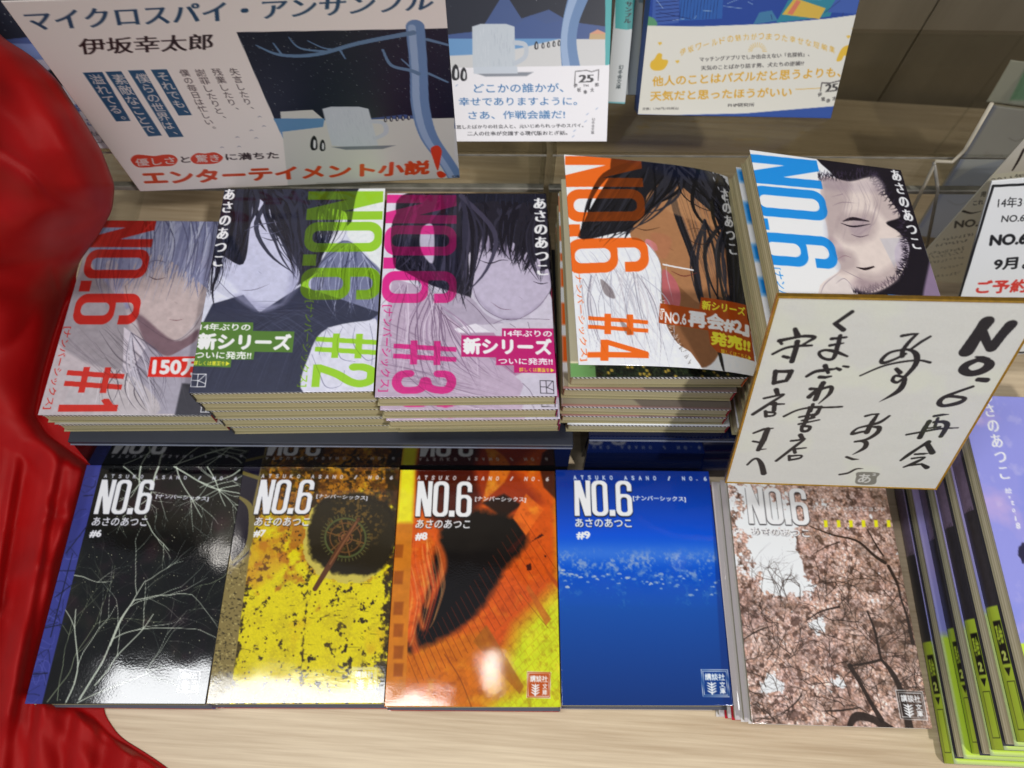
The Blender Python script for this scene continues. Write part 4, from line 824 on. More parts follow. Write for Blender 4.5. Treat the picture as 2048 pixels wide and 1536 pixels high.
def paintB(c):     # cherry blossom seen from below
    c.view(1400, 900, 4.876); H, W = c.a.shape[:2]
    c.a[:] = (236, 238, 240)
    n = fbm(H, W, 34, 5, 11); n2 = fbm(H, W, 8, 3, 12); n3 = fbm(H, W, 5, 2, 13)
    yy, xx = np.mgrid[0:H, 0:W]; u, v = xx / W, yy / H
    gap = np.exp(-(((u - .17 - .12 * v) / .17) ** 2 + ((v - .27) / .22) ** 2)) + .55 * np.exp(-(((u - .3) / .14) ** 2 + ((v - .44) / .06) ** 2)) + .62 * np.exp(-(((u - .14) / .1) ** 2 + ((v - .86) / .035) ** 2)) + .45 * np.exp(-(((u - .45) / .1) ** 2 + ((v - .62) / .03) ** 2)) + .4 * np.exp(-(((u - .5) / .06) ** 2 + ((v - .84) / .03) ** 2)) + .2 * np.exp(-(((u - .12) / .2) ** 2 + ((v - .05) / .1) ** 2))
    cover = np.clip((n * .75 + n2 * .35 - gap * .74 - .25) * 16, 0, 1)
    base = np.stack([186 + (n2 - .5) * 260 + (n3 - .5) * 220, 148 + (n2 - .5) * 260 + (n3 - .5) * 210, 130 + (n2 - .5) * 240 + (n3 - .5) * 200], -1)
    d1, v1 = cells(H, W, 7.5, 15); d2, v2 = cells(H, W, 4, 16); hue = v1[..., None]
    base = (np.array([242, 212, 202]) * hue + np.array([196, 152, 130]) * (1 - hue)) * (1.08 - .42 * np.clip(d1, 0, 1)[..., None]) * (.80 + .34 * v2[..., None]) * (.72 + .56 * fbm(H, W, 40, 4, 18))[..., None]; hole = np.clip((fbm(H, W, 14, 4, 17) - .56) * 9, 0, 1)[..., None] * .75; base = base * (1 - hole) + np.array([70, 50, 40]) * hole
    dark = np.clip((fbm(H, W, 60, 3, 14) - .5) * 2.4 + (u - .55) * 1.0 + (v - .75) * .3, 0, 1)[..., None] * .5
    base = base * (1 - dark) + np.array([96, 74, 56]) * dark
    pink = np.clip((fbm(H, W, 50, 3, 16) - .5) * 5, 0, 1)[..., None] * .15; base = base * (1 - pink) + np.array([214, 160, 158]) * pink
    c.a[:] = c.a * (1 - cover[..., None]) + base * cover[..., None]
    rng = np.random.default_rng(3)
    for _ in range(1500):
        x, y = rng.integers(2, W - 3), rng.integers(2, H - 3)
        if cover[y, x] > .5: r = rng.integers(1, 4); k = rng.choice([0, 1, 2]); cl = [(226, 190, 176), (120, 86, 66), (206, 158, 140)][k]; c.a[y:y + r, x:x + r] = c.a[y:y + r, x:x + r] * .35 + np.array(cl) * .65
    dk = (44, 34, 28)
    c.view(*(1400, 1000, 2.866))
    for q, w in (([(630, 150), (760, 200), (900, 235), (1000, 320), (1060, 360)], [6, 10, 14, 18, 22]), ([(960, 170), (1010, 260), (1050, 320)], [6, 10, 12]), ([(650, 310), (720, 270), (800, 240)], [3, 6, 8]), ([(600, 700), (690, 640), (800, 612)], [4, 9, 12]), ([(860, 950), (960, 935), (1040, 915)], [10, 14, 16]),
                 ([(860, 950), (920, 1050), (980, 1160), (1040, 1260)], [30, 22, 22, 30]), ([(1040, 915), (1110, 1000), (1160, 1120), (1200, 1300)], [16, 26, 34, 44]), ([(860, 1290), (900, 1240), (1000, 1260), (1100, 1330)], [30, 44, 40, 60]), ([(960, 640), (1000, 740), (1020, 830), (1040, 915)], [10, 14, 16, 16]),
                 ([(1150, 560), (1190, 680), (1220, 820)], [10, 16, 24]), ([(1080, 380), (1130, 480), (1150, 560)], [22, 16, 12]), ([(220, 820), (330, 750), (420, 720)], [5, 8, 3]), ([(480, 1220), (560, 1150), (590, 1090)], [4, 8, 3]), ([(700, 1210), (820, 1205), (920, 1190)], [6, 10, 6])):
        c.line(q, w, dk, .92)
    for _ in range(210): branch(c, (rng.uniform(200, 1300), rng.uniform(450, 1280)), rng.uniform(-3, 0), rng.uniform(60, 160), rng.uniform(2.5, 6), 2, (52, 40, 33), rng)
    c.view(1400, 900, 4.876)
    for x in (1225, 1350, 1470, 1592, 1714, 1836): c.poly([(x - 18, 685), (x + 16, 685), (x + 22, 750), (x - 12, 755)], (232, 226, 30), 1, 2)
    c.poly([(1840, 330), (1900, 330), (1965, 775), (1915, 780)], (150, 190, 40), 1, 2); c.poly([(1915, 780), (1990, 780), (2200, 1800), (2130, 1800)], (50, 46, 100), 1, 2)
    W1 = (240, 240, 242)
    mk = cond_mask('NO.6')
    for d in ((-6, 8), (8, 8), (0, 14)): c.stamp(mk, (442 + d[0], 362 + d[1]), (1022 + d[0], 376 + d[1]), (482 + d[0], 718 + d[1]), (40, 36, 36), .6)
    c.stamp(mk, (442, 362), (1022, 376), (482, 718), W1)
    c.text('ナンバーシックス ビヨンド', (1090, 535), (1800, 560), (1094, 580), W1, .03, a=.85)
    c.text('あさのあつこ', (492, 752), (1065, 775), (498, 832), (50, 44, 44), .09, a=.6); c.text('あさのあつこ', (488, 748), (1062, 770), (494, 828), W1, .03)
    c.view(1400, 1000, 2.866)
    c.poly([(1122, 1090), (1275, 1098), (1300, 1258), (1155, 1254)], (40, 34, 30), .55)
    TLl, TRl, BLl = map(np.array, ((1122, 1090), (1275, 1098), (1152, 1254))); f = lambda u, v: tuple(TLl + (TRl - TLl) * u + (BLl - TLl) * v)
    for k_ in (0.0, .07):
        for a, b in (((k_, k_), (1 - k_, k_)), ((1 - k_, k_), (1 - k_, 1 - k_)), ((1 - k_, 1 - k_), (k_, 1 - k_)), ((k_, 1 - k_), (k_, k_))): c.line([f(*a), f(*b)], 3, W1, .85, smooth=False)
    c.text('講談社', f(.14, .14), f(.88, .14), f(.14, .4), W1, .03); c.text('文庫', f(.64, .44), f(.88, .44), f(.64, .9), W1, .03, False, True)
    for v_ in (.52, .62, .72, .82):
        for sg in (-1, 1): c.line([f(.36, v_ + .06), f(.36 + sg * .1, v_), f(.36 + sg * .17, v_ - .03)], [7, 7, 3], W1)
    c.line([f(.36, .48), f(.36, .92)], 7, W1)

# ------------------------------------------------------------------ books lying on the shelf and the risers
G = .45
def fit_pose(z, bl=None, br=None, tl=None, W=.105, D=.148):
    """flat book pose from traced corners of its top cover at height z: near-left + near-right, or near-left + far-left"""
    B = un(*bl, z); 
    if br is not None: q = un(*br, z) - B; a = math.atan2(q[1], q[0])
    else: q = un(*tl, z) - B; a = math.atan2(q[1], q[0]) - math.pi / 2
    ex = np.array([math.cos(a), math.sin(a), 0]); ey = np.array([-math.sin(a), math.cos(a), 0]); c = B + ex * W / 2 + ey * D / 2
    return c[0], c[1], a
def MZ(x, y, z, a): return Matrix.Translation((x, y, z)) @ rotz(a)
W0, D0, T0 = .105, .148, .012
BLANK = lambda M, T, rgb, g=6, W=W0, D=D0: canvas_on(M, W, D, T, g, rgb)

# bottom row
rowb = [('6', -.2253, .0829, .0555, paint6, (60, 64, 150), 'glossy paperback with bare white branches on black, front row beside the red cloth', 'copy hidden under the paperback with white branches on black'),
        ('7', -.1205, .0892, .0618, paint7, (190, 30, 40), 'glossy yellow rusty-metal paperback with an old dial, in the front row', 'copy directly under the yellow rusty-metal paperback with the dial'),
        ('8', -.0153, .0938, .0574, paint8, (190, 30, 40), 'glossy orange and yellow paperback showing fire, in the front row', 'copy directly under the orange paperback showing fire'),
        ('9', .0902, .1008, .0574, paint9, (20, 60, 150), 'glossy blue paperback of sky above clouds, in the front row', 'copy directly under the blue paperback of sky above clouds')]
for k, x, y, a, fn, sp, lab, lab2 in rowb:
    M = MZ(x, y, .0105, a); cv = canvas_on(M, W0, D0, .0105, G, (200, 200, 200)); fn(cv)
    book(M, W0, D0, .0105, lab, 'book', 'front row of paperbacks', cv, 'R', sp, mat=M_OLDGLOSS, page=M_PAGE_OLD)
    M2 = MZ(x + .0012, y - .0016, .0008 if k != '6' else .0030, a - .006); book(M2, W0, D0, .0094 if k != '6' else .0074, lab2, 'book', 'front row of paperbacks', BLANK(M2, .01, (90, 90, 100)), 'R', sp, (190, 40, 40) if k != '9' else (200, 190, 190), mat=M_OLDGLOSS, page=M_PAGE_OLD)
# blossom stack
for i in range(5):
    z = .0004 + i * .0072; a = .0320 + (4 - i) * .004; x = .2010 - (4 - i) * .0030 + (.0006 if i % 2 else 0); y = .0957 + (4 - i) * .0012
    M = MZ(x, y, z, a); T = .0071
    if i == 4: cv = canvas_on(M, W0, D0, T, G, (230, 230, 230)); paintB(cv)
    else: cv = BLANK(M, T, (216, 206, 204))
    book(M, W0, D0, T, ['lowest', 'second from the bottom', 'middle', 'second from the top', 'topmost'][i] + ' cherry-blossom paperback in the stack beside the blue sky book', 'book', 'cherry-blossom paperbacks in one stack', cv, 'R', (70, 60, 110), (186, 40, 56) if i in (1, 2) else (220, 214, 210), mat=M_OLDGLOSS, page=M_PAGE_OLD, trim=False)

# black risers
M_BLK = plain("black_gloss_acrylic", (9, 10, 14), .07, var=.05, spec=.55)
M_NAVY = plain("navy_riser_plastic", (8, 18, 52), .09, var=.05, spec=.6)
M_RTOP = plain("dark_riser_top", (34, 38, 50), .4, var=.08)
def riser(name, x0, x1, y0, y1, z, M, mat, top, label):
    r = empty(name, M, label, 'display riser')
    MB().box((x0, y0, z - .004), (x1, y1, z)).build('top_panel', top, r, bevel=.0008)
    fp = MB(); sl = .0085   # glossy front leaning out a little at the foot
    fp.v = [(x0 + .001, y0 - sl, 0), (x1 - .001, y0 - sl, 0), (x1 - .001, y0 - sl + .004, 0), (x0 + .001, y0 - sl + .004, 0), (x0 + .001, y0 + .001, z - .0042), (x1 - .001, y0 + .001, z - .0042), (x1 - .001, y0 + .005, z - .0042), (x0 + .001, y0 + .005, z - .0042)]
    fp.f = [(3, 2, 1, 0), (4, 5, 6, 7), (0, 1, 5, 4), (1, 2, 6, 5), (2, 3, 7, 6), (3, 0, 4, 7)]; fp.build('front_panel', mat, r)
    for x in (x0 + .001, x1 - .005): MB().box((x, y0 + .006, 0), (x + .004, y1 - .002, z - .004)).build('side_panel', mat, r)
    MB().box((x0 + .0005, y0 - .0006, z - .0042), (x1 - .0005, y0 + .0002, z - .0034)).build('lip_highlight', plain("painted_lip_highlight", (120, 125, 140), .3), r)  # pale strip: highlight along the riser's front edge, painted in as colour
    return r
p0, p1 = un(134, 884, .052), un(1141, 892, .052); a = math.atan2(p1[1] - p0[1], p1[0] - p0[0])
riser('black_display_riser', 0, float(np.hypot(*(p1 - p0)[:2])) + .002, 0, .155, .052, MZ(p0[0], p0[1], 0, a), M_BLK, M_RTOP, 'long glossy black riser under the red, green and magenta titled books')
p = un(1178, 876, .052)
riser('navy_display_riser', 0, .20, 0, .17, .052, MZ(p[0], p[1], 0, a), M_NAVY, M_NAVY, 'short navy riser under the orange titled books')

# middle row stacks
ORD = ['bottom', 'second', 'third', 'fourth', 'fifth', 'sixth', 'seventh', 'eighth']
def stack(n, z0, T, top, low, fn, cname, spine, sp_rgb, grp, jitter, topkw={}, vis=()):
    keep = canvas_on(MZ(top[0], top[1], z0 + (n - 1) * T, top[2]), W0, D0, T - .00005, G, (200, 200, 200)); fn(keep)
    for i in range(n):
        z = z0 + i * T; last = i == n - 1
        if last: x, y, a_ = top
        else: x, y, a_ = low(i)
        M = MZ(x, y, z, a_); Tb = T - .00005
        if last: cv = keep
        elif i in vis:
            cv = canvas_on(M, W0, D0, Tb, .8, (200, 200, 200)); hh, ww = cv.a.shape[:2]; KH, KW = keep.a.shape[:2]
            cv.a[:] = keep.a[np.linspace(0, KH - 1, hh).astype(int)][:, np.linspace(0, KW - 1, ww).astype(int)]
        else: cv = BLANK(M, Tb, (170, 164, 150))
        lab = f'{cname}, lying on top of its stack' if last else f'{ORD[i]} book up from the bottom of the stack under the {grp}' if i else f'bottom book of the stack under the {grp}'
        bk = book(M, W0, D0, Tb, lab, 'book', f'stack of paperbacks with the {grp}', cv, spine, sp_rgb, **(topkw if last else {}))
    return keep
def repaint_low(fn, M, Tb, g):
    cv = canvas_on(M, W0, D0, Tb, g, (200, 200, 200)); return cv
# stack 1
t1 = fit_pose(.076, bl=(76, 830), br=(425, 830.6))
stack(2, .052, .012, t1, lambda i: (t1[0] + .0035, t1[1] - .0005, t1[2] + .01), paint1, 'grey portrait paperback with red title, partly under the cloth', 'R', (150, 40, 40), 'red title', 0)
# stack 2
t2 = (-.1381, .2492, .0838)
stack(5, .052, .0123, t2, lambda i: (t2[0] + [.0075, .0055, .003, .0012][i], t2[1] - .0003 * (i % 2), t2[2] - .004 * (i % 2)), paint2, 'black-haired portrait paperback with lime green title', 'L', (40, 40, 56), 'lime green title', 0)
# stack 3
t3 = (-.0318, .2539, .0807)
def seg3(i): return [(-.0255, .2575, .078), (-.0275, .2570, .079), (-.0280, .2500, .083), (-.0300, .2512, .079)][i]
stack(5, .052, .0123, t3, seg3, paint3, 'violet portrait paperback with magenta title', 'R', (170, 30, 70), 'magenta title', 0, vis=(2, 3))
# stack 4: fanned
L4 = [((1135, 849), (1470, 852), .064), ((1123, 831), (1473, 835), .076), ((1123, 812), (1476, 819), .088), ((1126, 777), (1492, 784), .102)]
for i, (bl, br, zt) in enumerate(L4):
    x, y, aa = fit_pose(zt, bl=bl, br=br); T = .0118 if i < 3 else .0135
    M = MZ(x, y, zt - T, aa); cv = canvas_on(M, W0, D0, T, 1.0 if i else 5, (236, 238, 242))
    if i:
        cv.mm(); s0 = cv.mm
        for y0, y1 in ((3, 16), (28, 40), (50, 56), (62, 76), (88, 104), (112, 130)): cv.poly([(0, y0), (5, y0), (5, y1), (0, y1)], (236, 104, 32), 1, .5)
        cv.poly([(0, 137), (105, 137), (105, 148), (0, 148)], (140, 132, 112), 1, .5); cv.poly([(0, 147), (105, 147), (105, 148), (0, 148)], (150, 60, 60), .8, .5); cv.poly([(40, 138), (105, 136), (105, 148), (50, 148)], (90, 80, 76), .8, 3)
    book(M, W0, D0, T - .0001, ['bottom book in the fanned stack under the orange title', 'second book up in the fanned stack under the orange title', 'third book up in the fanned stack under the orange title', 'fourth book up in the fanned stack, edges peeking left of the orange title'][i], 'book', 'fanned stack of paperbacks with orange titles', cv, 'R', (160, 30, 50))
# top book of stack 4 with its jacket lifting off
x, y, aa = fit_pose(.1155, bl=(1141, 754), tl=(1120, 330)); M = MZ(x, y, .1021, aa); T = .0134
cv = canvas_on(M, W0, D0, T, .8, (36, 42, 34)); cv.mm()
cv.poly([(0, 0), (15, 0), (15, 148), (0, 148)], (222, 216, 180), 1, 1); cv.poly([(0, 139), (15, 139), (15, 148), (0, 148)], (110, 160, 94), 1, 1)
rng = np.random.default_rng(8)
for _ in range(900):
    u, v = rng.uniform(15, 105), rng.uniform(118, 148); cl = [(54, 76, 44), (80, 96, 60), (20, 24, 20)][rng.integers(3)]; cv.line([(u, v), (u + rng.normal(0, 1.5), v + rng.normal(0, 1.5))], .5, cl, .8, smooth=False)
for _ in range(34):
    u, v = rng.uniform(16, 104), rng.uniform(136, 148); cv.poly([(u - .9, v), (u, v - .9), (u + .9, v), (u, v + .9)], (222, 190, 80), 1, 1, True)
b4 = book(M, W0, D0, T, 'tanned portrait paperback with orange title, its jacket lifting at the left', 'book', 'fanned stack of paperbacks with orange titles', cv, 'R', (200, 90, 40), mat=M_COVER)
cTL, cTR, cBR, cBL = un(1128, 309, .1400), un(1463, 342, .1240), un(1515, 760, .1240), un(1150, 729, .1370)
ex = cTR - cTL; wj = np.linalg.norm(ex); ex /= wj; ey = cBL - cTL; ey -= ex * (ey @ ex); hj = np.linalg.norm(ey); ey /= hj
cj = Canvas(cTL, ex, ey, wj, hj, G, (240, 240, 240)); paint4(cj)
nz = -np.cross(ex, ey)
Mj = Matrix(((ex[0], -ey[0], nz[0], cTL[0]), (ex[1], -ey[1], nz[1], cTL[1]), (ex[2], -ey[2], nz[2], cTL[2]), (0, 0, 0, 1)))
me = sheet_mesh('jacket_front', cj, wj, hj, lambda u, v: .0035 * np.sin(np.pi * u) * (.3 + .7 * v) - .006 * u ** 6, .0004)
link('jacket_front', me, M_COVER, b4, M.inverted() @ Mj)

# stack 5 (bearded head), tilted down to the right
TL5, TR5, BR5, BL5 = map(np.array, ((.1349, .3392, .1573), (.2381, .3470, .1395), (.2496, .1995, .1408), (.1464, .1916, .1586)))
ex = TR5 - TL5; ex /= np.linalg.norm(ex); ey = TL5 - BL5; ey -= ex * (ey @ ex); ey /= np.linalg.norm(ey); ez = np.cross(ex, ey)
mid = (TL5 + TR5 + BR5 + BL5) / 4
for i in range(8):
    k = 7 - i; d = .0125 * k + .0123
    sh = [0, -.0035, -.0015, -.004, -.002, 0, .001, 0][k]; f = 1 - k / 7 * .75
    exk = Vector((ex[0], ex[1], ex[2] * f)).normalized(); o = mid - np.array([0, 0, 1]) * d + ex * sh
    if k: o[2] = .052 + i * .0118
    M = pose(o, exk, ey)
    if k == 0:
        cv = canvas_on(M, W0, D0, .0123, G, (240, 240, 240)); paint5(cv)
    else:
        cv = BLANK(M, .0118, (238, 240, 244), 2)
        if k in (1, 3):
            cv.mm()
            for y0, y1 in ((2, 12), (28, 44), (60, 72), (84, 96)): cv.poly([(0, y0), (6, y0), (6, y1), (0, y1)], (26, 142, 226), 1, .5)
    book(M, W0, D0, .0123 if k == 0 else .0117, 'bearded profile paperback with blue title, behind the autograph card' if k == 0 else f'{ORD[i]} book up in the tilted stack under the blue title', 'book', 'tilted stack of paperbacks with blue titles', cv, 'R', (40, 110, 190), trim=(k < 3))

# ------------------------------------------------------------------ lilac novels on the right, spines and page edges turned about
def lilac_art(cv):
    cv.a[:] = (150, 152, 226); H, W = cv.a.shape[:2]; n = fbm(H, W, 120, 5, 31)[..., None]; m = np.clip((n - .5) * 3.5, 0, 1); cv.a[:] = cv.a * (1 - m) + np.array([206, 176, 222]) * m
    m = np.clip((fbm(H, W, 90, 4, 33)[..., None] - .55) * 4, 0, 1) * .6; cv.a[:] = cv.a * (1 - m) + np.array([120, 136, 222]) * m
    m = np.clip((fbm(H, W, 26, 5, 34)[..., None] - .6) * 5, 0, 1) * .3; cv.a[:] = cv.a * (1 - m) + np.array([230, 220, 240]) * m
def spine_art(T, W=.188, k=0):
    cv = Canvas((0, 0, 0), (1, 0, 0), (0, -1, 0), W, T, .5, (128, 112, 138)); cv.mm(); h = T * 1000
    H, Wd = cv.a.shape[:2]
    cv.a[:, :] = np.where((np.arange(Wd) / cv.sx > 62)[None, :, None], np.array([52, 52, 60]), cv.a); cv.noise_tint(7, .12, k)
    for i in range(5): cv.line([(60 + i * .6, h * (.2 + i * .14)), (66, h * (.2 + i * .16))], .5, (60, 56, 66))
    cv.poly([(118, 0), (188.5, 0), (188.5, h), (118, h)], (196, 226, 66), 1, .5); cv.poly([(118, h * .62), (188.5, h * .62), (188.5, h), (118, h)], (178, 208, 54), .8, .8)
    cv.poly([(126, h * .05), (149, h * .05), (149, h * .62), (126, h * .62)], (24, 26, 22), 1, .5)
    cv.text('再会', (128, h * .56), (128, h * .12), (139, h * .56), (196, 226, 66), .05)
    cv.text('2', (142, h * .5), (142, h * .16), (147.5, h * .5), (220, 240, 120), .07)
    cv.poly([(151, h * .12), (151, h * .55), (155.5, h * .34)], (24, 26, 22), 1, .5)
    for a_, b_ in (((158, h * .08), (182, h * .08)), ((182, h * .08), (182, h * .6)), ((182, h * .6), (158, h * .6)), ((158, h * .6), (158, h * .08))): cv.line([a_, b_], .35, (24, 26, 22), smooth=False)
    return cv
M_PAGE_LT = page_mat('page_edges_pale', (200, 194, 158), (232, 227, 200))
WL, DL = .128, .188
zz = .0005; lil = [('L', .0115, 0), ('R', .0102, .0), ('L', .0113, .0042), ('R', .0105, .0012), ('L', .0117, .0016), ('R', .0105, .0004), ('L', .0117, .0012), ('R', .0122, .0)]
for i, (side, T, ox) in enumerate(lil):
    top = i == 7; t_ = zz / .09; ax = .012 + .019 * t_; y0 = .006 + [0, .003, .006, .005, .008, .010, .012, .020][i]; x0 = .2786 + .0069 * t_ + ox - (y0 - .006) * .025
    M = MZ(x0 + math.cos(ax) * WL / 2 - math.sin(ax) * DL / 2, y0 + math.sin(ax) * WL / 2 + math.cos(ax) * DL / 2, zz, ax)
    if top:
        cv = canvas_on(M, WL, DL, T - .0002, .6, (150, 150, 220)); lilac_art(cv); w = (244, 244, 250)
        cv.view(1740, 700, 3.656)
        cv.text('あさのあつこ', (800, 290), (880, 285), (950, 945), w, .01, True, True)
        cv.text('絵', (985, 1008), (1035, 1006), (992, 1050), w, .02); cv.text('=toi8', (1075, 1062), (1100, 1320), (1020, 1072), w, .02, True) if 0 else None
        for ch, (x, y), s_ in (('=', (1012, 1066), 20), ('t', (1030, 1100), 34), ('o', (1040, 1158), 30), ('.', (1064, 1196), 8), ('i', (1058, 1212), 36), ('8', (1066, 1262), 46)):
            cv.text(ch, (x, y), (x + s_ * (.7 if ch not in 'i.' else .35), y), (x + s_ * .12, y + s_), w, .03)
        cv.line([(1080, 300), (1130, 306), (1200, 306)], [3, 9, 12], (30, 30, 60)); cv.poly([(1085, 1440), (1126, 1410), (1150, 1500), (1120, 1560), (1095, 1520)], (40, 36, 66), 1, 2, True, rough=4)
        cv.view(1780, 1200, 4.57); cv.poly([(1180, 395), (1500, 385), (1600, 1700), (1300, 1700)], (196, 226, 66), 1, 1)
    else:
        cv = canvas_on(M, WL, DL, T - .0002, 2.5, (150, 156, 226)); lilac_art(cv); cv.mm(); cv.poly([(0, 118), (128, 118), (128, 188), (0, 188)], (196, 226, 66), 1, .5)
    book(M, WL, DL, T - .0002, ['lowest lilac novel at the right edge, lime band on its spine', 'second lilac novel up, showing a wide strip of page edges', 'third lilac novel up, spine with lime band facing left', 'fourth lilac novel up, page edges facing left', 'fifth lilac novel up, dark spine with lime band', 'sixth lilac novel up, cream page edges facing left', 'seventh lilac novel up, dark spine just below the top book', 'topmost lilac novel at the right edge, white writing on its cover'][i], 'book', 'stack of lilac novels with lime bands', cv, 'L' if side == 'L' else 'R', (60, 58, 70), (52, 50, 60), mat=M_MATTE, page=M_PAGE_LT, trim=False, name='hardback_novel', spine_art=spine_art(T - .0008, DL, i) if side == 'L' else None)
    zz += T
# ------------------------------------------------------------------ clear acrylic risers behind the middle row
def acr_riser(M, w, d, zt, label, name='clear_acrylic_riser'):
    r = empty(name, M, label, 'display riser'); t = .003
    MB().box((0, 0, zt - t), (w, d, zt)).build('top_plate', M_SMOKE, r)
    MB().box((0, 0, zt - .036), (w, t, zt - t - .0002)).build('front_panel', M_ACR, r)
    MB().box((0, -.0004, zt - t - .0012), (w, -.0001, zt - t + .0002)).build('front_edge', M_ACREDGE, r)
    MB().box((-.0002, -.0012, zt - .0392), (w, t + .001, zt - .0362)).build('bottom_lip', M_ACREDGE, r)
    for x in (0, w - t): MB().box((x, t + .0002, 0), (x + t, d, zt - t - .0002)).build('side_leg', M_ACR, r)
    MB().box((t, d - t, 0), (w - t, d - .0002, zt - t - .0002)).build('back_panel', M_ACR, r)
    return r
ZA = .128
p0 = un(640, 300, ZA); p1 = un(1090, 303, ZA); ang = math.atan2(p1[1] - p0[1], p1[0] - p0[0])
e0 = np.array([math.cos(ang), math.sin(ang)]); q1 = un(1094, 303, ZA)
acr_riser(MZ(q1[0] - e0[0] * .33, q1[1] - e0[1] * .33, 0, ang), .33, .12, ZA, 'wide clear acrylic riser behind the middle row, left of the gap')
acr_riser(MZ(q1[0] + .004, q1[1] + .0003, 0, ang), .36, .12, ZA, 'clear acrylic riser at the right, carrying the blue book with cream band')

# ------------------------------------------------------------------ things standing on the acrylic
def stand_pose(bl, br, z, lean):
    """sheet standing on height z with traced foot corners; lean = how far it tips back per unit height"""
    a = un(*bl, z); b = un(*br, z); ex = b - a; ex[2] = 0; w = np.linalg.norm(ex); ex /= w; n = np.array([-ex[1], ex[0], 0])
    up = np.array([0, 0, 1.]) + n * lean; up /= np.linalg.norm(up); return a, ex, up, w
def standing_book(bl, br, lean, W, D, T, fn, label, g=.6, base=(235, 235, 235), group=None, spine='L', sp=(90, 190, 190), mat=None):
    a, ex, up, w = stand_pose(bl, br, ZA + .0004, lean)
    ez = np.cross(ex, up); c = a + ex * w / 2 + up * D / 2 - ez * T
    if bl is None: pass
    M = pose(c, ex, up); cv = canvas_on(M, W, D, T, g, base); fn(cv)
    return book(M, W, D, T, label, 'book', group, cv, spine, sp, mat=mat or M_MATTE, trim=False)
NI = (14, 20, 40)
def night(c, P, stars=140, seed=0):
    """generic night over snow, painted through a placing function P(u,v) of the picture's own box"""
    rng = np.random.default_rng(seed)
    c.poly([P(0, 0), P(1, 0), P(1, 1), P(0, 1)], NI)
    for _ in range(stars):
        q = P(rng.random(), rng.random() ** 1.3 * .6); c.line([q, (q[0] + .6, q[1] + .3)], rng.uniform(1.5, 4.5), (225, 225, 210), rng.uniform(.4, 1), smooth=False)
    c.poly([P(0, .64), P(.2, .62), P(.36, .52), P(.46, .58), P(.62, .56), P(.8, .6), P(1, .6), P(1, .7), P(0, .7)], (62, 84, 134))
    c.poly([P(0, .66), P(.5, .66), P(1, .66), P(1, 1), P(0, 1)], (206, 206, 204))
    c.poly([P(0, .655), P(.55, .66), P(.4, .71), P(0, .735)], (112, 152, 196))
def mug(c, P, x, y, w, h, hs):
    c.poly([P(x, y), P(x + w * .2, y - h * .06), P(x + w * .8, y - h * .06), P(x + w, y), P(x + w * 1.02, y + h), P(x + w * .5, y + h * 1.06), P(x + .02 * w, y + h)], (196, 202, 208), 1, 2)
    rng = np.random.default_rng(1)
    for _ in range(90): u, v = rng.random(), rng.random(); c.line([P(x + w * u, y + h * v), P(x + w * u, y + h * min(v + .12, 1))], 2, (168, 176, 186) if u > .4 else (214, 218, 222), .6, smooth=False)
    c.line([P(x + w, y + h * .35), P(x + w * 1.25, y + h * .4), P(x + w * 1.25, y + h * .65), P(x + w * 1.02, y + h * .8)], hs, (190, 196, 204))
    c.poly([P(x, y + h * 1.04), P(x + w * 1.4, y + h), P(x + w * 1.1, y + h * 1.1), P(x + w * .3, y + h * 1.12)], (96, 104, 116), .8, 3)
def penguin(c, x, y, h):
    c.poly([(x - h * .2, y - h * .75), (x, y - h), (x + h * .18, y - h * .75), (x + h * .24, y - h * .2), (x + h * .1, y), (x - h * .14, y), (x - h * .26, y - h * .25)], (22, 22, 28), 1, 1.5, True)
    c.poly([(x - h * .02, y - h * .7), (x + h * .12, y - h * .6), (x + h * .1, y - h * .15), (x - h * .05, y - h * .2)], (226, 226, 226), 1, 1.5, True)
def tree(c, q, w, side, wd2):
    c.line(q, w, (104, 134, 176)); c.line([(x + side, y) for x, y in q], [v * .4 for v in w], (150, 172, 204))
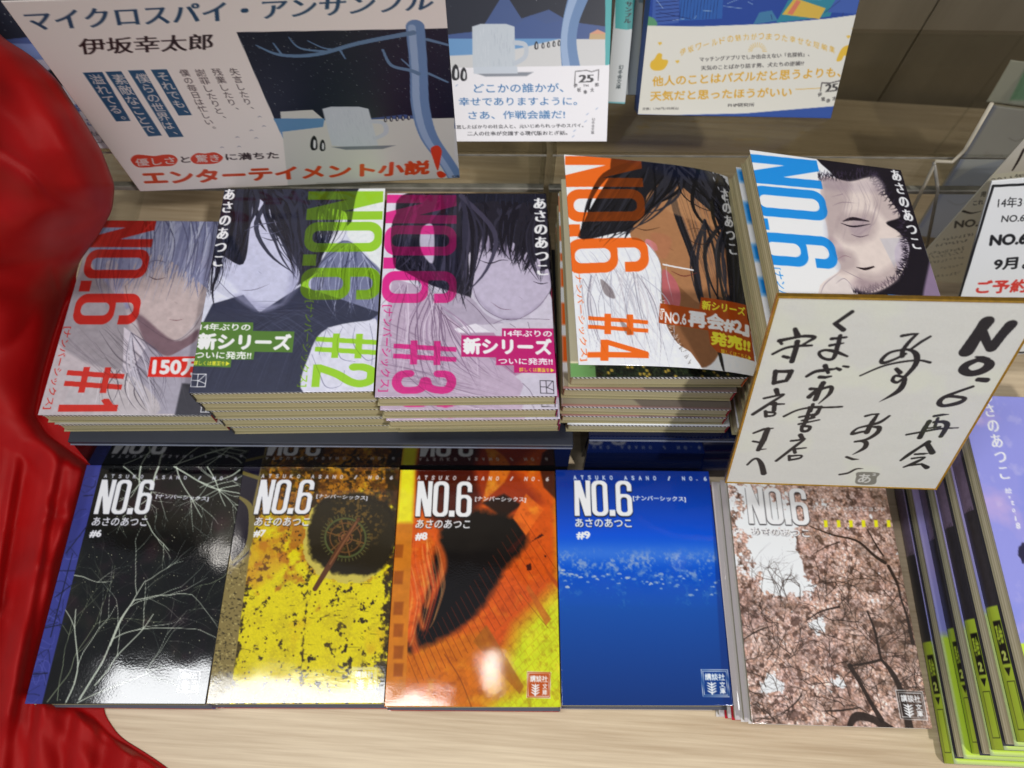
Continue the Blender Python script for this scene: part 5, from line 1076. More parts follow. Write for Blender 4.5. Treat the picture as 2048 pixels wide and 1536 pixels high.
def band25(c):     # book with the night picture above and white band below (front-facing)
    c.view(650, 0, 2.926)
    c.a[:] = (238, 234, 236)
    P = lambda u, v: (690 + u * 1000, -1400 + v * 2600)
    night(c, P, 120, 3)
    c.poly([(700, 205), (780, 195), (1100, 160), (1205, 88), (1290, 140), (1380, 120), (1680, 160), (1680, 245), (700, 245)], (60, 84, 138))
    c.poly([(690, 228), (1690, 228), (1690, 420), (690, 420)], (208, 206, 204)); c.poly([(690, 226), (1380, 226), (1150, 280), (900, 318), (690, 328)], (104, 150, 196), 1, 2)
    Q = lambda u, v: (850 + u * 270, 150 + v * 280)
    mug(c, Q, .04, .02, .92, .96, 26)
    for i, x in enumerate((1237, 1276, 1308, 1340, 1370)): penguin(c, x, 288 - i * 5, 34 + (i == 0) * 12)
    tree(c, [(1490, -40), (1440, 120), (1425, 260), (1440, 400)], [120, 96, 96, 110], -26, 30)
    c.poly([(1545, 230), (1550, 195), (1595, 175), (1650, 195), (1652, 230)], (196, 164, 120), 1, 2); c.poly([(1550, 198), (1595, 172), (1650, 198)], (214, 150, 120))
    c.poly([(1640, -200), (1720, -200), (1680, 400), (1640, 400)], (74, 168, 168), 1, 1)
    c.poly([(690, 398), (1650, 382), (1690, 370), (1690, 900), (690, 900)], (238, 234, 236), 1, 1)
    penguin(c, 764, 468, 92); penguin(c, 812, 472, 78)
    c.poly([(870, 425), (1220, 422), (1180, 445), (940, 448)], (110, 116, 126), .8, 3); c.poly([(868, 392), (1125, 388), (1128, 430), (872, 432)], (200, 206, 214), 1, 2)
    b = (40, 104, 164); k = (52, 50, 54)
    c.text('どこかの誰かが、', (870, 490), (1395, 486), (872, 545), b, .015)
    c.text('幸せでありますように。', (782, 570), (1475, 566), (784, 620), b, .015)
    c.text('さあ、作戦会議だ!', (838, 650), (1405, 645), (840, 700), b, .015)
    c.text('恋したばかりの社会人と、元いじめられっ子のスパイ。', (768, 732), (1512, 722), (770, 755), k, 0, True, px=30)
    c.text('二人の仕事が交錯する現代版おとぎ話。', (832, 770), (1418, 765), (833, 795), k, 0, True, px=30)
    c.text('幻冬舎文庫', (1562, 690), (1580, 690), (1556, 785), k, .0, False, True)
    c.line([(1460, 500), (1465, 418), (1530, 412), (1560, 420), (1602, 408), (1598, 470)], 6, (120, 116, 118), smooth=False)
    c.text('25', (1485, 440), (1575, 436), (1482, 485), k, .03, True); c.text('TH', (1510, 495), (1542, 494), (1509, 508), k, .01)
    for ch, x, y in zip('伊坂幸太郎', (1455, 1475, 1512, 1552, 1580), (490, 515, 528, 515, 485)): c.text(ch, (x, y), (x + 22, y - 2), (x, y + 24), k, .02)
    for x, y in ((770, 500), (1590, 636), (1535, 668), (1525, 710), (1460, 765), (1452, 798)): c.line([(x - 8, y + 6), (x, y), (x + 10, y - 8)], [2, 6, 1], (150, 168, 200), .8)
standing_book((905, 283), (1206, 283), 1.05, .105, .148, .010, band25, 'white banded paperback with a mug in snow, right of the big card', .45, group='copies of the banded paperback with a mug in snow')
def band25b(c):
    c.a[:] = (226, 222, 228); c.mm(); c.view(0, 0, 1); c.poly([(-500, -600), (400, -600), (300, 84), (-300, 76)], NI)
    rg_ = np.random.default_rng(3)
    for _ in range(50): x, y = rg_.uniform(-20, 120), rg_.uniform(-60, 80); c.line([(x, y), (x + .4, y + .3)], 1.3, (220, 220, 210), smooth=False)
    c.poly([(-300, 60), (0, 80), (60, 74), (100, 86), (300, 90), (300, 130), (-300, 120)], (70, 86, 140)); c.poly([(-300, 84), (300, 90), (300, 122), (-300, 116)], (120, 138, 190)); c.poly([(-300, 116), (300, 121), (300, 170), (-300, 165)], (196, 190, 204)); c.view(0, 0, 1.92)
    c.poly([(175, 272), (200, 265), (245, 330), (215, 330)], (20, 20, 26), 1, 2); c.view(0, 0, 2.926)
    c.text('幸', (425, 608), (470, 606), (440, 660), (40, 70, 150), .02); c.text('さ', (500, 690), (540, 690), (512, 735), (40, 70, 150), .02)
    c.text('たに', (525, 770), (580, 770), (535, 795), (50, 48, 54), 0, True); c.text('二人', (555, 815), (608, 815), (562, 838), (50, 48, 54), 0, True)
standing_book((-90, 292), (214, 297), 1.05, .105, .148, .010, band25b, 'banded paperback half hidden between the red cloth and the big card', .6, group='copies of the banded paperback with a mug in snow')
# spine-out paperback and a pale book beside it: narrow fronts facing the camera are their spines
def spinepic(c):
    c.view(1150, 0, 6.827); c.a[:] = (206, 208, 206)
    c.poly([(560, -900), (900, -900), (826, 385), (700, 408), (548, 385)], (62, 168, 164), 1, 1); c.poly([(740, -900), (900, -900), (826, 385), (715, 405)], (40, 120, 120), .5, 2)
    k = (26, 40, 44)
    c.text('サンプル', (690, 20), (790, 30), (664, 310), k, .02, True, True); c.text('幻冬舎文庫', (600, 885), (665, 885), (556, 1215), k, .02, False, True)
    c.poly([(430, 1385), (700, 1395), (690, 1440), (430, 1430)], (110, 172, 176), 1, 1)
standing_book((1212, 206), (1251, 208), .95, .0128, .148, .105, spinepic, 'slim paperback standing spine outward, teal above white, between the banded books', .4, sp=(200, 200, 200))
def greyspine(c): c.a[:] = (150, 156, 156); c.view(1150, 0, 6.827); c.poly([(870, -500), (990, -500), (985, 44), (872, 40)], (90, 110, 120))
standing_book((1256, 190), (1268, 190), .95, .010, .148, .10, greyspine, 'pale grey spine wedged beside the teal and white spine', .6, sp=(120, 130, 130))
def blue_art(c):
    c.view(1200, 0, 2.415); c.a[:] = (28, 66, 150)
    rng = np.random.default_rng(6)
    c.poly([(380, -600), (620, -600), (590, 90), (385, 100)], (38, 92, 170)); c.poly([(270, -300), (390, -300), (380, 110), (250, 122)], (60, 92, 168), 1, 1)
    for i in range(9): c.line([(270, -40 + i * 18), (380, -50 + i * 18)], 3, (18, 34, 90))
    for i in range(12): c.line([(400 + i * 16, -60), (384 + i * 16, 90)], 2, (18, 40, 96))
    c.poly([(740, 118), (770, 60), (830, 50), (860, 100)], (60, 120, 160)); c.poly([(850, 110), (910, 0), (1060, -40), (1180, -60), (1110, 80)], (40, 130, 150)); c.poly([(880, 70), (940, -10), (1090, 40), (1060, 92)], (214, 176, 70), 1, 1)
    c.poly([(905, 66), (950, 0), (970, 8), (930, 72)], (214, 120, 90)); c.poly([(1100, 60), (1160, -40), (1350, -60), (1330, 70)], (60, 92, 168))
    c.poly([(1240, 58), (1262, 36), (1300, 34), (1290, 62)], (224, 200, 130), 1, 1.5, True); c.poly([(220, 122), (225, 80), (262, 90), (275, 122)], (90, 150, 110), 1, 2, True)
    for _ in range(26):
        x, y = rng.uniform(240, 1320), rng.uniform(-120, 100); c.line([(x, y), (x + rng.normal(0, 60), y + rng.normal(0, 40))], 2.5, [(16, 28, 80), (180, 200, 220)][rng.integers(2)], .8)
    c.poly([(200, 124), (500, 127), (800, 116), (1100, 90), (1360, 55), (1500, 560), (100, 600)], (228, 224, 212), 1, 1, rough=0)
    y_ = (222, 168, 52); k = (70, 66, 66)
    s_ = '伊坂ワールドの魅力がつまった幸せな短編集'
    for i, ch in enumerate(s_):
        t = i / (len(s_) - 1); x = 385 + t * 725; yv = 255 - 88 * math.sin(math.pi * (t * .86 + .07)) * 1.0 - 25 * t + 10; dy = -14 * (1 - 2 * t)
        if ch == 'ー': c.line([(x, yv + 12), (x + 26, yv + 12 + dy)], 3, y_); continue
        c.text(ch, (x, yv - 4), (x + 27, yv - 4 + dy), (x + 4 * (1 if t < .5 else -1), yv + 26), y_, .0)
    for i in range(13): t = math.pi * i / 12; c.line([(760 - 26 * math.cos(t), 248 - 22 * math.sin(t)), (760 - 44 * math.cos(t), 248 - 42 * math.sin(t))], 2.5, y_, .8)
    c.text('マッチングアプリでしか出会えない「名探偵」、', (480, 276), (1012, 250), (482, 298), k, 0, True)
    c.text('天気のことばかり話す男、犬たちの逆襲!?', (488, 318), (986, 294), (488, 340), k, 0, True)
    c.text('他人のことはパズルだと思うよりも、', (252, 368), (1168, 322), (252, 418), y_, .03)
    c.text('天気だと思ったほうがいい', (242, 440), (930, 420), (242, 488), y_, .03)
    c.line([(945, 432), (1065, 426)], 3, y_); c.text('PHP研究所', (618, 500), (746, 497), (618, 518), k, .02); c.text('定価：1,760円(10%税込)', (205, 520), (380, 516), (205, 534), k, .01)
    c.line([(1065, 440), (1072, 400), (1110, 402), (1182, 384), (1165, 430)], 6, (90, 84, 84), smooth=False); c.text('25', (1088, 408), (1152, 402), (1086, 446), k, .03, True)
    for ch, x, y in zip('伊坂幸太郎', (1052, 1068, 1092, 1122, 1148), (448, 470, 478, 466, 444)): c.text(ch, (x, y), (x + 20, y - 2), (x, y + 20), k, .03)
    for q in ([(245, 300), (262, 285), (280, 258), (300, 262), (300, 285), (328, 292), (320, 320), (300, 338), (262, 340), (243, 325)], [(1142, 292), (1170, 232), (1215, 214), (1245, 212), (1232, 262), (1195, 275), (1180, 268), (1165, 292)]): c.poly(q, (230, 186, 60), 1, 1.5, True)
    for x, y in ((288, 210), (372, 298), (1198, 178), (1225, 142)): c.poly([(x - 10, y - 5), (x + 8, y - 8), (x + 12, y), (x, y + 9)], (230, 190, 80), 1, 1)
    c.poly([(100, 548), (330, 556), (700, 548), (1140, 512), (1300, 500), (1300, 700), (100, 700)], (52, 84, 160), 1, 1)
standing_book((1265, 229), (1672, 237), .62, .133, .165, .018, blue_art, 'blue illustrated hardback with cream band and gold writing, top right', .5, sp=(60, 90, 160))

# ------------------------------------------------------------------ big printed card standing behind the green and magenta titled books
O = np.array([-.25359, .30408, .25849]); E1 = np.array([-.04515, .32932, .26237]) - O; E2 = np.array([-.25206, .31417, .11084]) - O
w = np.linalg.norm(E1); E1 /= w; E2 -= E1 * (E2 @ E1); h = np.linalg.norm(E2); E2 /= h
c = Canvas(O, E1, E2, w, h, .5, (240, 228, 221)); c.view(0, 0, 2.926)
P = lambda u, v: tuple(np.array((1385, 185)) + (np.array((2620, 165)) - np.array((1385, 185))) * u + (np.array((1770, 1070)) - np.array((1385, 185))) * v)
night(c, P, 420, 7)
c.poly([(1640, 650), (1830, 640), (1900, 700), (2660, 690), (2660, 1120), (1690, 1130)], (206, 204, 196), 1, 1); c.poly([(1600, 690), (1900, 690), (1890, 740), (1640, 770)], (96, 140, 180), 1, 1)
mug(c, lambda u, v: (1885 + u * 330 + v * 50, 630 + v * 210), .0, .02, .82, 1.02, 30)
penguin(c, 1838, 875, 84); penguin(c, 1888, 880, 66)
for i in range(5): penguin(c, 2256 + i * 34, 712 - i * 3, 32)
tree(c, [(2430, 160), (2450, 400), (2460, 620), (2510, 800), (2620, 960), (2690, 1080)], [100, 100, 110, 110, 100, 110], -20, 1)
for q, w_ in (([(1500, 262), (1640, 318), (1850, 316), (2100, 250), (2420, 190)], [8, 20, 24, 26, 30]), ([(1600, 250), (1650, 318)], [8, 14]), ([(1690, 215), (1760, 280), (1930, 300)], [6, 12, 16]), ([(1800, 235), (1900, 280), (2000, 286)], [6, 10, 12]), ([(2240, 290), (2290, 380), (2400, 410), (2450, 430)], [14, 20, 24, 26]), ([(2350, 345), (2400, 390)], [8, 12]), ([(2500, 230), (2650, 270)], [20, 14]), ([(2510, 430), (2620, 480)], [18, 12]), ([(2020, 340), (1990, 290)], [8, 14])): c.line(q, w_, (96, 124, 156))
tc = (34, 72, 104)
c.text('マイクロスパイ・アンサンブル', (128, 62), (2555, -62), (170, 178), tc, .005, True, px=60)
c.text('伊坂幸太郎', (452, 226), (1248, 192), (470, 322), (40, 26, 30), .0, True, px=60)
for q in ([(485, 425), (598, 420), (765, 706), (680, 710)], [(617, 418), (708, 414), (948, 792), (868, 797)], [(750, 411), (842, 408), (1075, 798), (990, 802)], [(883, 406), (976, 403), (1124, 671), (1046, 675)]): c.poly(q, (28, 80, 116))
cw = (222, 208, 204)
c.text('溢れてる。', (512, 436), (590, 434), (672, 700), cw, .01, False, True); c.text('素敵なことで', (645, 434), (722, 432), (850, 780), cw, .01, False, True)
c.text('僕らの世界は、', (780, 430), (858, 428), (978, 786), cw, .01, False, True); c.text('それでも、', (905, 424), (978, 422), (1040, 660), cw, .01, False, True)
k = (60, 48, 50)
c.text('僕の毎日は忙しい。', (1042, 405), (1098, 403), (1218, 752), k, .0, False, True); c.text('謝罪したりと、', (1136, 402), (1192, 400), (1276, 690), k, 0, False, True)
c.text('残業したり、', (1232, 398), (1288, 396), (1350, 640), k, 0, False, True); c.text('失言したり、', (1336, 396), (1390, 394), (1440, 636), k, 0, False, True)
for x, y in ((1520, 680), (1545, 735), (1472, 760), (1500, 805), (1390, 800), (1400, 855), (1300, 860)): c.line([(x - 12, y + 4), (x, y - 2), (x + 12, y + 3)], [2, 9, 2], (150, 146, 160), .8)
rd = (214, 62, 32)
c.poly([(765, 935), (800, 905), (900, 912), (950, 905), (1010, 906), (1040, 935), (1010, 968), (930, 972), (860, 980), (800, 975)], rd, 1, 1, True); c.poly([(1115, 925), (1150, 895), (1200, 896), (1260, 890), (1305, 920), (1270, 952), (1200, 958), (1140, 955)], rd, 1, 1, True)
c.text('優しさ', (785, 930), (1018, 915), (800, 974), cw, .02); c.text('と', (1055, 915), (1110, 912), (1062, 952), (40, 26, 30), .03); c.text('驚き', (1140, 905), (1280, 900), (1150, 950), cw, .02); c.text('に満ちた', (1315, 896), (1628, 884), (1325, 938), (40, 26, 30), .03)
c.text('エンターテイメント小説', (815, 1000), (2525, 935), (850, 1085), (208, 70, 30), .05)
c.poly([(2520, 870), (2560, 850), (2585, 880), (2578, 930), (2566, 990), (2556, 990), (2535, 930)], rd, 1, 1, True); c.poly([(2555, 1010), (2580, 1000), (2610, 1020), (2600, 1036), (2570, 1038)], rd, 1, 1, True)
c.text('幻冬舎文庫', (2642, 1026), (2760, 1022), (2648, 1040), (40, 36, 40), .02)
EZ = -np.cross(E1, E2)
Mc = Matrix(((E1[0], -E2[0], EZ[0], O[0]), (E1[1], -E2[1], EZ[1], O[1]), (E1[2], -E2[2], EZ[2], O[2]), (0, 0, 0, 1)))
Mroot = Matrix.Translation(O + E1 * w / 2 + E2 * h)
r = empty('promotional_card', Mroot, 'large printed card with navy katakana title standing behind the green title', 'sign')
link('card_sheet', sheet_mesh('card_sheet', c, w, h, lambda u, v: .0004 * np.sin(3 * u), .0006), M_CARD, r, Mroot.inverted() @ Mc)
# clear stand holding the card from behind, its foot on the shelf side of the riser
st = MB(); a0 = O + E1 * .06 + E2 * h - EZ * .0022; a1 = O + E1 * .15 + E2 * h - EZ * .0022
st.v += [tuple(v) for v in (a0, a1, a1 - E2 * .09, a0 - E2 * .09)]; st.v += [tuple(Vector(v) - Vector(EZ) * .002) for v in st.v[-4:]]
st.f += [(0, 1, 2, 3), (7, 6, 5, 4), (0, 4, 5, 1), (1, 5, 6, 2), (2, 6, 7, 3), (3, 7, 4, 0)]
root = empty('card_stand', Matrix.Translation(a0), 'clear acrylic stand behind the large printed card', 'stand'); o_ = st.build('back_plate', M_ACR, root, M=Matrix.Translation(-Vector(a0)))
foot = MB().box((.0, .004, 0), (.09, .05, .003)).build('foot', M_ACR, root, M=Matrix.Translation((0, 0, .0)))

# ------------------------------------------------------------------ autograph card
TLs, TRs, BRs, BLs = map(np.array, ((.1214, .1959, .2136), (.2422, .1974, .2209), (.2505, .1491, .0940), (.1297, .1477, .0867)))
E1 = TRs - TLs; w = np.linalg.norm(E1); E1 /= w; E2 = BLs - TLs; E2 -= E1 * (E2 @ E1); h = np.linalg.norm(E2); E2 /= h; EZ = -np.cross(E1, E2)
c = Canvas(TLs, E1, E2, w, h, .42, (212, 211, 205)); H, W = c.a.shape[:2]
c.noise_tint(2.2, .02, 5, 2); m = np.clip((fbm(H, W, 120, 3, 7) - .54) * 6, 0, 1)[..., None] * .22; c.a[:] = c.a * (1 - m) + np.array([226, 232, 196]) * m
ik = (34, 30, 34); s1 = c.view(1440, 580, 6.4)
def ink(q, w_): c.line(q, [v * 1.5 for v in w_], ik, smooth=len(q) > 3)
for q, w_ in (([(1690, 280), (1560, 370), (1475, 430)], [36, 34, 36]), ([(1475, 430), (1580, 510)], [38, 42]),
    ([(1430, 625), (1520, 615), (1615, 605)], [34, 26, 22]), ([(1408, 710), (1490, 695), (1578, 680)], [30, 26, 16]), ([(1540, 585), (1510, 700), (1460, 860), (1390, 890), (1300, 860), (1270, 800), (1350, 770), (1480, 790), (1630, 850)], [34, 40, 36, 30, 28, 28, 28, 34, 20]),
    ([(1345, 970), (1385, 1060)], [44, 30]), ([(1110, 1105), (1220, 1045), (1360, 1025), (1470, 1010)], [30, 36, 36, 22]), ([(1275, 1115), (1350, 1118), (1420, 1105)], [38, 34, 20]), ([(1490, 1000), (1535, 1020)], [24, 34]), ([(1580, 975), (1640, 985)], [22, 26]),
    ([(1320, 1190), (1260, 1300), (1215, 1405)], [46, 44, 40]), ([(1160, 1265), (1240, 1262)], [36, 22]), ([(1240, 1270), (1140, 1370)], [24, 44]), ([(1145, 1365), (1300, 1270), (1420, 1240), (1400, 1330), (1260, 1460)], [20, 24, 34, 34, 4]),
    ([(960, 500), (990, 580)], [36, 50]), ([(760, 650), (790, 690)], [26, 26]), ([(760, 650), (900, 620), (1080, 590), (1210, 605), (1130, 660), (1060, 700)], [40, 30, 30, 34, 26, 22]), ([(675, 820), (820, 750), (960, 720), (1170, 710)], [26, 26, 28, 24]), ([(990, 660), (970, 760), (920, 915)], [44, 44, 44]), ([(810, 850), (870, 865)], [30, 34]),
    ([(710, 1040), (690, 1195)], [42, 40]), ([(715, 1045), (900, 1040)], [34, 38]), ([(910, 1040), (880, 1110), (850, 1160)], [46, 44, 36]), ([(690, 1190), (850, 1160)], [40, 34])): ink(q, w_)
c.view(1440, 760, 6.4)
for q, w_ in (([(720, 125), (735, 175)], [46, 40]), ([(565, 235), (680, 210), (815, 185), (700, 260), (560, 350), (420, 440)], [26, 26, 24, 30, 34, 34]), ([(700, 300), (690, 390)], [44, 40]), ([(660, 310), (820, 308)], [30, 18]), ([(580, 400), (590, 465)], [30, 36]), ([(590, 410), (700, 420), (680, 455), (590, 465)], [26, 24, 24, 26]),
    ([(430, 680), (560, 630), (680, 618)], [24, 30, 14]), ([(610, 630), (560, 760), (490, 895)], [52, 58, 44]), ([(425, 785), (500, 798)], [26, 24]), ([(480, 895), (590, 882)], [24, 10]),
    ([(350, 1085), (420, 1020), (480, 1010), (530, 1080), (560, 1195)], [22, 26, 30, 50, 56]),
    ([(1320, 40), (1270, 140), (1225, 250)], [46, 44, 40]), ([(1165, 115), (1245, 112)], [36, 22]), ([(1240, 120), (1140, 215)], [24, 44]), ([(1150, 215), (1300, 120), (1425, 90), (1400, 180), (1260, 300)], [20, 24, 34, 34, 4]),
    ([(820, 465), (980, 390), (1150, 355), (1400, 350), (1560, 342)], [26, 22, 24, 24, 22]), ([(1190, 310), (1160, 400)], [30, 34]), ([(1140, 350), (1290, 345)], [30, 30]), ([(1290, 345), (1240, 430), (1180, 470)], [34, 40, 34]), ([(1150, 360), (1100, 520), (1060, 600)], [30, 44, 30]), ([(1015, 475), (1250, 430)], [24, 24]), ([(1050, 520), (1200, 480)], [24, 30]), ([(1010, 565), (1270, 510)], [26, 18]), ([(1050, 590), (1050, 650), (1120, 650), (1150, 600), (1060, 590)], [34, 34, 34, 34, 30]),
    ([(1030, 705), (1055, 750)], [46, 40]), ([(910, 780), (1000, 770), (1080, 755), (960, 850), (720, 1035)], [26, 26, 26, 34, 30]), ([(945, 880), (960, 930)], [34, 34]), ([(945, 885), (1100, 868)], [26, 18]), ([(885, 970), (890, 1025)], [28, 30]), ([(890, 975), (1035, 965), (1020, 1000), (890, 1025)], [30, 22, 26, 28]),
    ([(1620, 985), (1700, 1015), (1775, 1015)], [28, 30, 8]), ([(1530, 1210), (1640, 1190), (1740, 1140), (1830, 1135)], [24, 26, 22, 8])): ink(q, w_)
c.view(1740, 580, 6.649)
for q, w_ in (([(1550, 425), (1450, 560), (1285, 815)], [116, 100, 122]), ([(1500, 560), (1540, 660), (1590, 780)], [70, 70, 60]), ([(1870, 465), (1750, 600), (1620, 770)], [100, 90, 90]),
    ([(1410, 890), (1500, 900), (1585, 915)], [20, 36, 20]), ([(1430, 930), (1290, 990), (1240, 1060), (1330, 1110), (1480, 1080), (1580, 1010), (1560, 950), (1430, 930)], [50, 70, 80, 70, 80, 90, 60, 40]), ([(1440, 1190), (1550, 1200)], [50, 56]),
    ([(1365, 1285), (1150, 1360), (980, 1430), (920, 1500), (980, 1540), (1180, 1500), (1260, 1440), (1090, 1415), (1010, 1430)], [30, 34, 44, 50, 40, 50, 36, 34, 20]),
    ([(425, 610), (540, 590), (640, 580)], [32, 26, 16]), ([(620, 590), (520, 690), (440, 800), (430, 880)], [26, 34, 40, 44]), ([(800, 620), (680, 690), (540, 790)], [24, 30, 26]),
    ([(470, 850), (330, 920), (180, 970), (155, 930), (250, 840), (400, 800), (540, 800), (620, 870), (600, 1000), (450, 1170)], [30, 28, 36, 36, 30, 26, 30, 50, 46, 36]), ([(-130, 1140), (150, 1020), (400, 960), (650, 935), (800, 965)], [18, 22, 24, 22, 26]),
    ([(350, 1050), (400, 1100)], [36, 44]), ([(450, 1160), (340, 1140), (300, 1200), (360, 1230), (440, 1180), (460, 1200), (380, 1340), (120, 1490)], [26, 30, 34, 30, 28, 44, 52, 3])): ink(q, w_)
c.view(1660, 760, 6.4)
for q, w_ in (([(455, 462), (540, 440), (620, 435)], [28, 22, 20]), ([(610, 440), (540, 540), (470, 670)], [26, 44, 50]), ([(760, 460), (640, 540), (500, 580), (350, 620), (280, 690), (400, 665), (500, 650)], [24, 34, 30, 24, 34, 28, 24]), ([(560, 600), (630, 610), (600, 680), (470, 760), (320, 790)], [26, 44, 44, 34, 26]), ([(400, 785), (460, 800), (440, 870), (290, 955)], [22, 44, 44, 8]),
    ([(1335, 462), (1440, 445), (1520, 440)], [30, 30, 8]), ([(1270, 530), (1210, 620), (1150, 735)], [44, 44, 50]), ([(1380, 490), (1340, 600)], [30, 30]), ([(1330, 540), (1450, 535), (1500, 570), (1470, 640), (1420, 720)], [30, 40, 50, 46, 44]), ([(980, 700), (1200, 660), (1400, 625), (1640, 612)], [24, 26, 26, 14]), ([(1230, 620), (1410, 600)], [20, 24]),
    ([(1260, 795), (1150, 860), (1000, 960), (905, 1030)], [50, 34, 40, 24]), ([(1250, 830), (1310, 930)], [50, 56]), ([(1090, 950), (1200, 945), (1265, 938)], [26, 30, 8]), ([(1050, 1005), (1210, 990), (1080, 1060), (945, 1115)], [26, 22, 40, 22]), ([(1000, 1095), (1170, 1075), (1240, 1120)], [26, 26, 50])): ink(q, w_)
c.poly([(360, 1180), (625, 1190), (600, 1250), (565, 1335), (340, 1330), (335, 1240)], (124, 122, 114), 1, 1, True); c.text('あ', (370, 1200), (535, 1205), (350, 1315), (206, 205, 200), .03); c.text('2', (545, 1195), (598, 1196), (535, 1225), (206, 205, 200), .04)
Ms = Matrix(((E1[0], -E2[0], EZ[0], TLs[0]), (E1[1], -E2[1], EZ[1], TLs[1]), (E1[2], -E2[2], EZ[2], TLs[2]), (0, 0, 0, 1)))
r = empty('autograph_card', Ms, 'square autograph card with black brush writing and gold rim, in front of the blue title', 'sign')
link('board', sheet_mesh('board', c, w, h, None, .0024), M_SHIKI, r)
M_GOLD = plain("gold_foil_rim", (206, 160, 60), .28, .85, 300, .18)
M_GOLD2 = M_GOLD
t = .0009
MB().box((-t * .6, -.0009, -.0026), (w + t * .6, t * .5, .0006)).build('gold_rim', M_GOLD, r, .0004)
MB().box((-t * .6, -h - t * .5, -.0026), (w + t * .6, -h + t * .5, .0006)).build('gold_rim', M_GOLD, r, .0004)
MB().box((-t * .7, -h + t * .5, -.0026), (t * .6, -.0009, .0005)).build('gold_rim', M_GOLD, r, .0004)
MB().box((w - t * .6, -h + t * .5, -.0026), (w + t * .7, -.0009, .0005)).build('gold_rim', M_GOLD, r, .0004)
# loose clear wrap a little larger than the board
rng = np.random.default_rng(9); nx, ny = 40, 44; vs = []; fs = []
for j in range(ny + 1):
    for i in range(nx + 1):
        u, v = i / nx, j / ny; e = .0022 + .0006 * math.sin(9 * v + 3 * u)
        vs.append((-e + u * (w + 2 * e), e - v * (h + 2 * e), .0016 + .0007 * math.sin(11 * u + 5 * v) * math.sin(7 * v + 2) + .0004 * rng.random()))
for j in range(ny):
    for i in range(nx): q = j * (nx + 1) + i; fs.append((q, q + nx + 1, q + nx + 2, q + 1))
me = bpy.data.meshes.new('plastic_wrap'); me.from_pydata(vs, [], fs); me.polygons.foreach_set("use_smooth", [True] * len(fs)); link('plastic_wrap', me, M_FILM, r)
# small clear easel behind it
e = MB(); bl = BLs + E1 * .03 - EZ * .005; br = BLs + E1 * .08 - EZ * .005
ro = empty('card_easel', Matrix.Translation((BLs[0] + .05, BLs[1] + .02, .0)), 'clear acrylic easel behind the autograph card', 'stand'); inv = ro.matrix_world.inverted()
e.tube([tuple(inv @ Vector(bl + E2 * -.09)), tuple(inv @ Vector(bl + E2 * .004)), tuple(inv @ Vector((bl[0], bl[1] + .012, .066)))], .0015).build('leg', M_ACR, ro)
e = MB(); e.tube([tuple(inv @ Vector(br + E2 * -.09)), tuple(inv @ Vector(br + E2 * .004)), tuple(inv @ Vector((br[0], br[1] + .012, .066)))], .0015).build('leg', M_ACR, ro)

# ------------------------------------------------------------------ papers and small sign at the right
def panel(TLp, BLp, yplane, lean, W, base, g, fn, name, label, cat, th=.0006, mat=None):
    """sheet whose traced left edge TLp-BLp lies in a plane tipping back by lean"""
    n = np.array([.0, -1, lean]); n /= np.linalg.norm(n); pl = np.array([0, yplane, 0.])
    A = unp(*TLp, pl, n); B = unp(*BLp, pl, n); d = B - A; h = np.linalg.norm(d); ey = d / h
    ex = np.cross(ey, n) ; ex /= np.linalg.norm(ex)
    if ex[0] < 0: ex = -ex
    c = Canvas(A, ex, ey, W, h, g, base); fn(c); ez = -np.cross(ex, ey)
    M = Matrix(((ex[0], -ey[0], ez[0], A[0]), (ex[1], -ey[1], ez[1], A[1]), (ex[2], -ey[2], ez[2], A[2]), (0, 0, 0, 1)))
    r = empty(name, M, label, cat); link('sheet', sheet_mesh('sheet', c, W, h, lambda u, v: .0008 * np.sin(3 * u + 2 * v), th), mat or M_CARD, r); return r, A, B
def scrib(c, x0, y0, n, dx, dy, s_, col, seed, slope=-.12):
    rng = np.random.default_rng(seed)
    for i in range(n):
        x, y = x0 + i * dx, y0 + i * dy
        for _ in range(3): a = rng.uniform(-1, 1, 2) * s_ * .5; b = rng.uniform(-1, 1, 2) * s_ * .5; c.line([(x + a[0], y + a[1]), (x + b[0], y + b[1])], s_ * .14, col, .85, smooth=False)
def sheetA(c):
    c.view(1740, 180, 3.656); k = (56, 54, 50); c.noise_tint(60, .03, 3)
    c.poly([(920, 610), (1060, 380), (1400, 330), (1400, 560)], (206, 198, 184), .8, 3)
    c.line([(1040, 585), (1080, 520), (1126, 430)], [10, 16, 16], (40, 30, 26)); c.text('2011年', (880, 640), (1126, 605), (895, 680), k, .0); c.text('用', (812, 740), (848, 738), (806, 778), k, .02); c.text('これ', (755, 805), (830, 795), (752, 840), k, .02)
    c.line([(680, 880), (740, 895), (810, 880)], [20, 16, 5], (40, 36, 34)); c.text('NO.6', (620, 950), (850, 930), (612, 1005), k, .04)
    for x, y, n_, s_ in ((540, 1085, 8, 24), (490, 1130, 8, 24), (440, 1190, 9, 24), (430, 1220, 9, 22), (440, 1258, 9, 20), (520, 1298, 6, 20), (470, 1362, 7, 22)): scrib(c, x, y, n_, 30, -5, s_, k, int(x + y))
    c.line([(450, 1420), (520, 1450), (650, 1420)], [4, 7, 4], k); scrib(c, 500, 1480, 5, 44, -4, 42, k, 3)
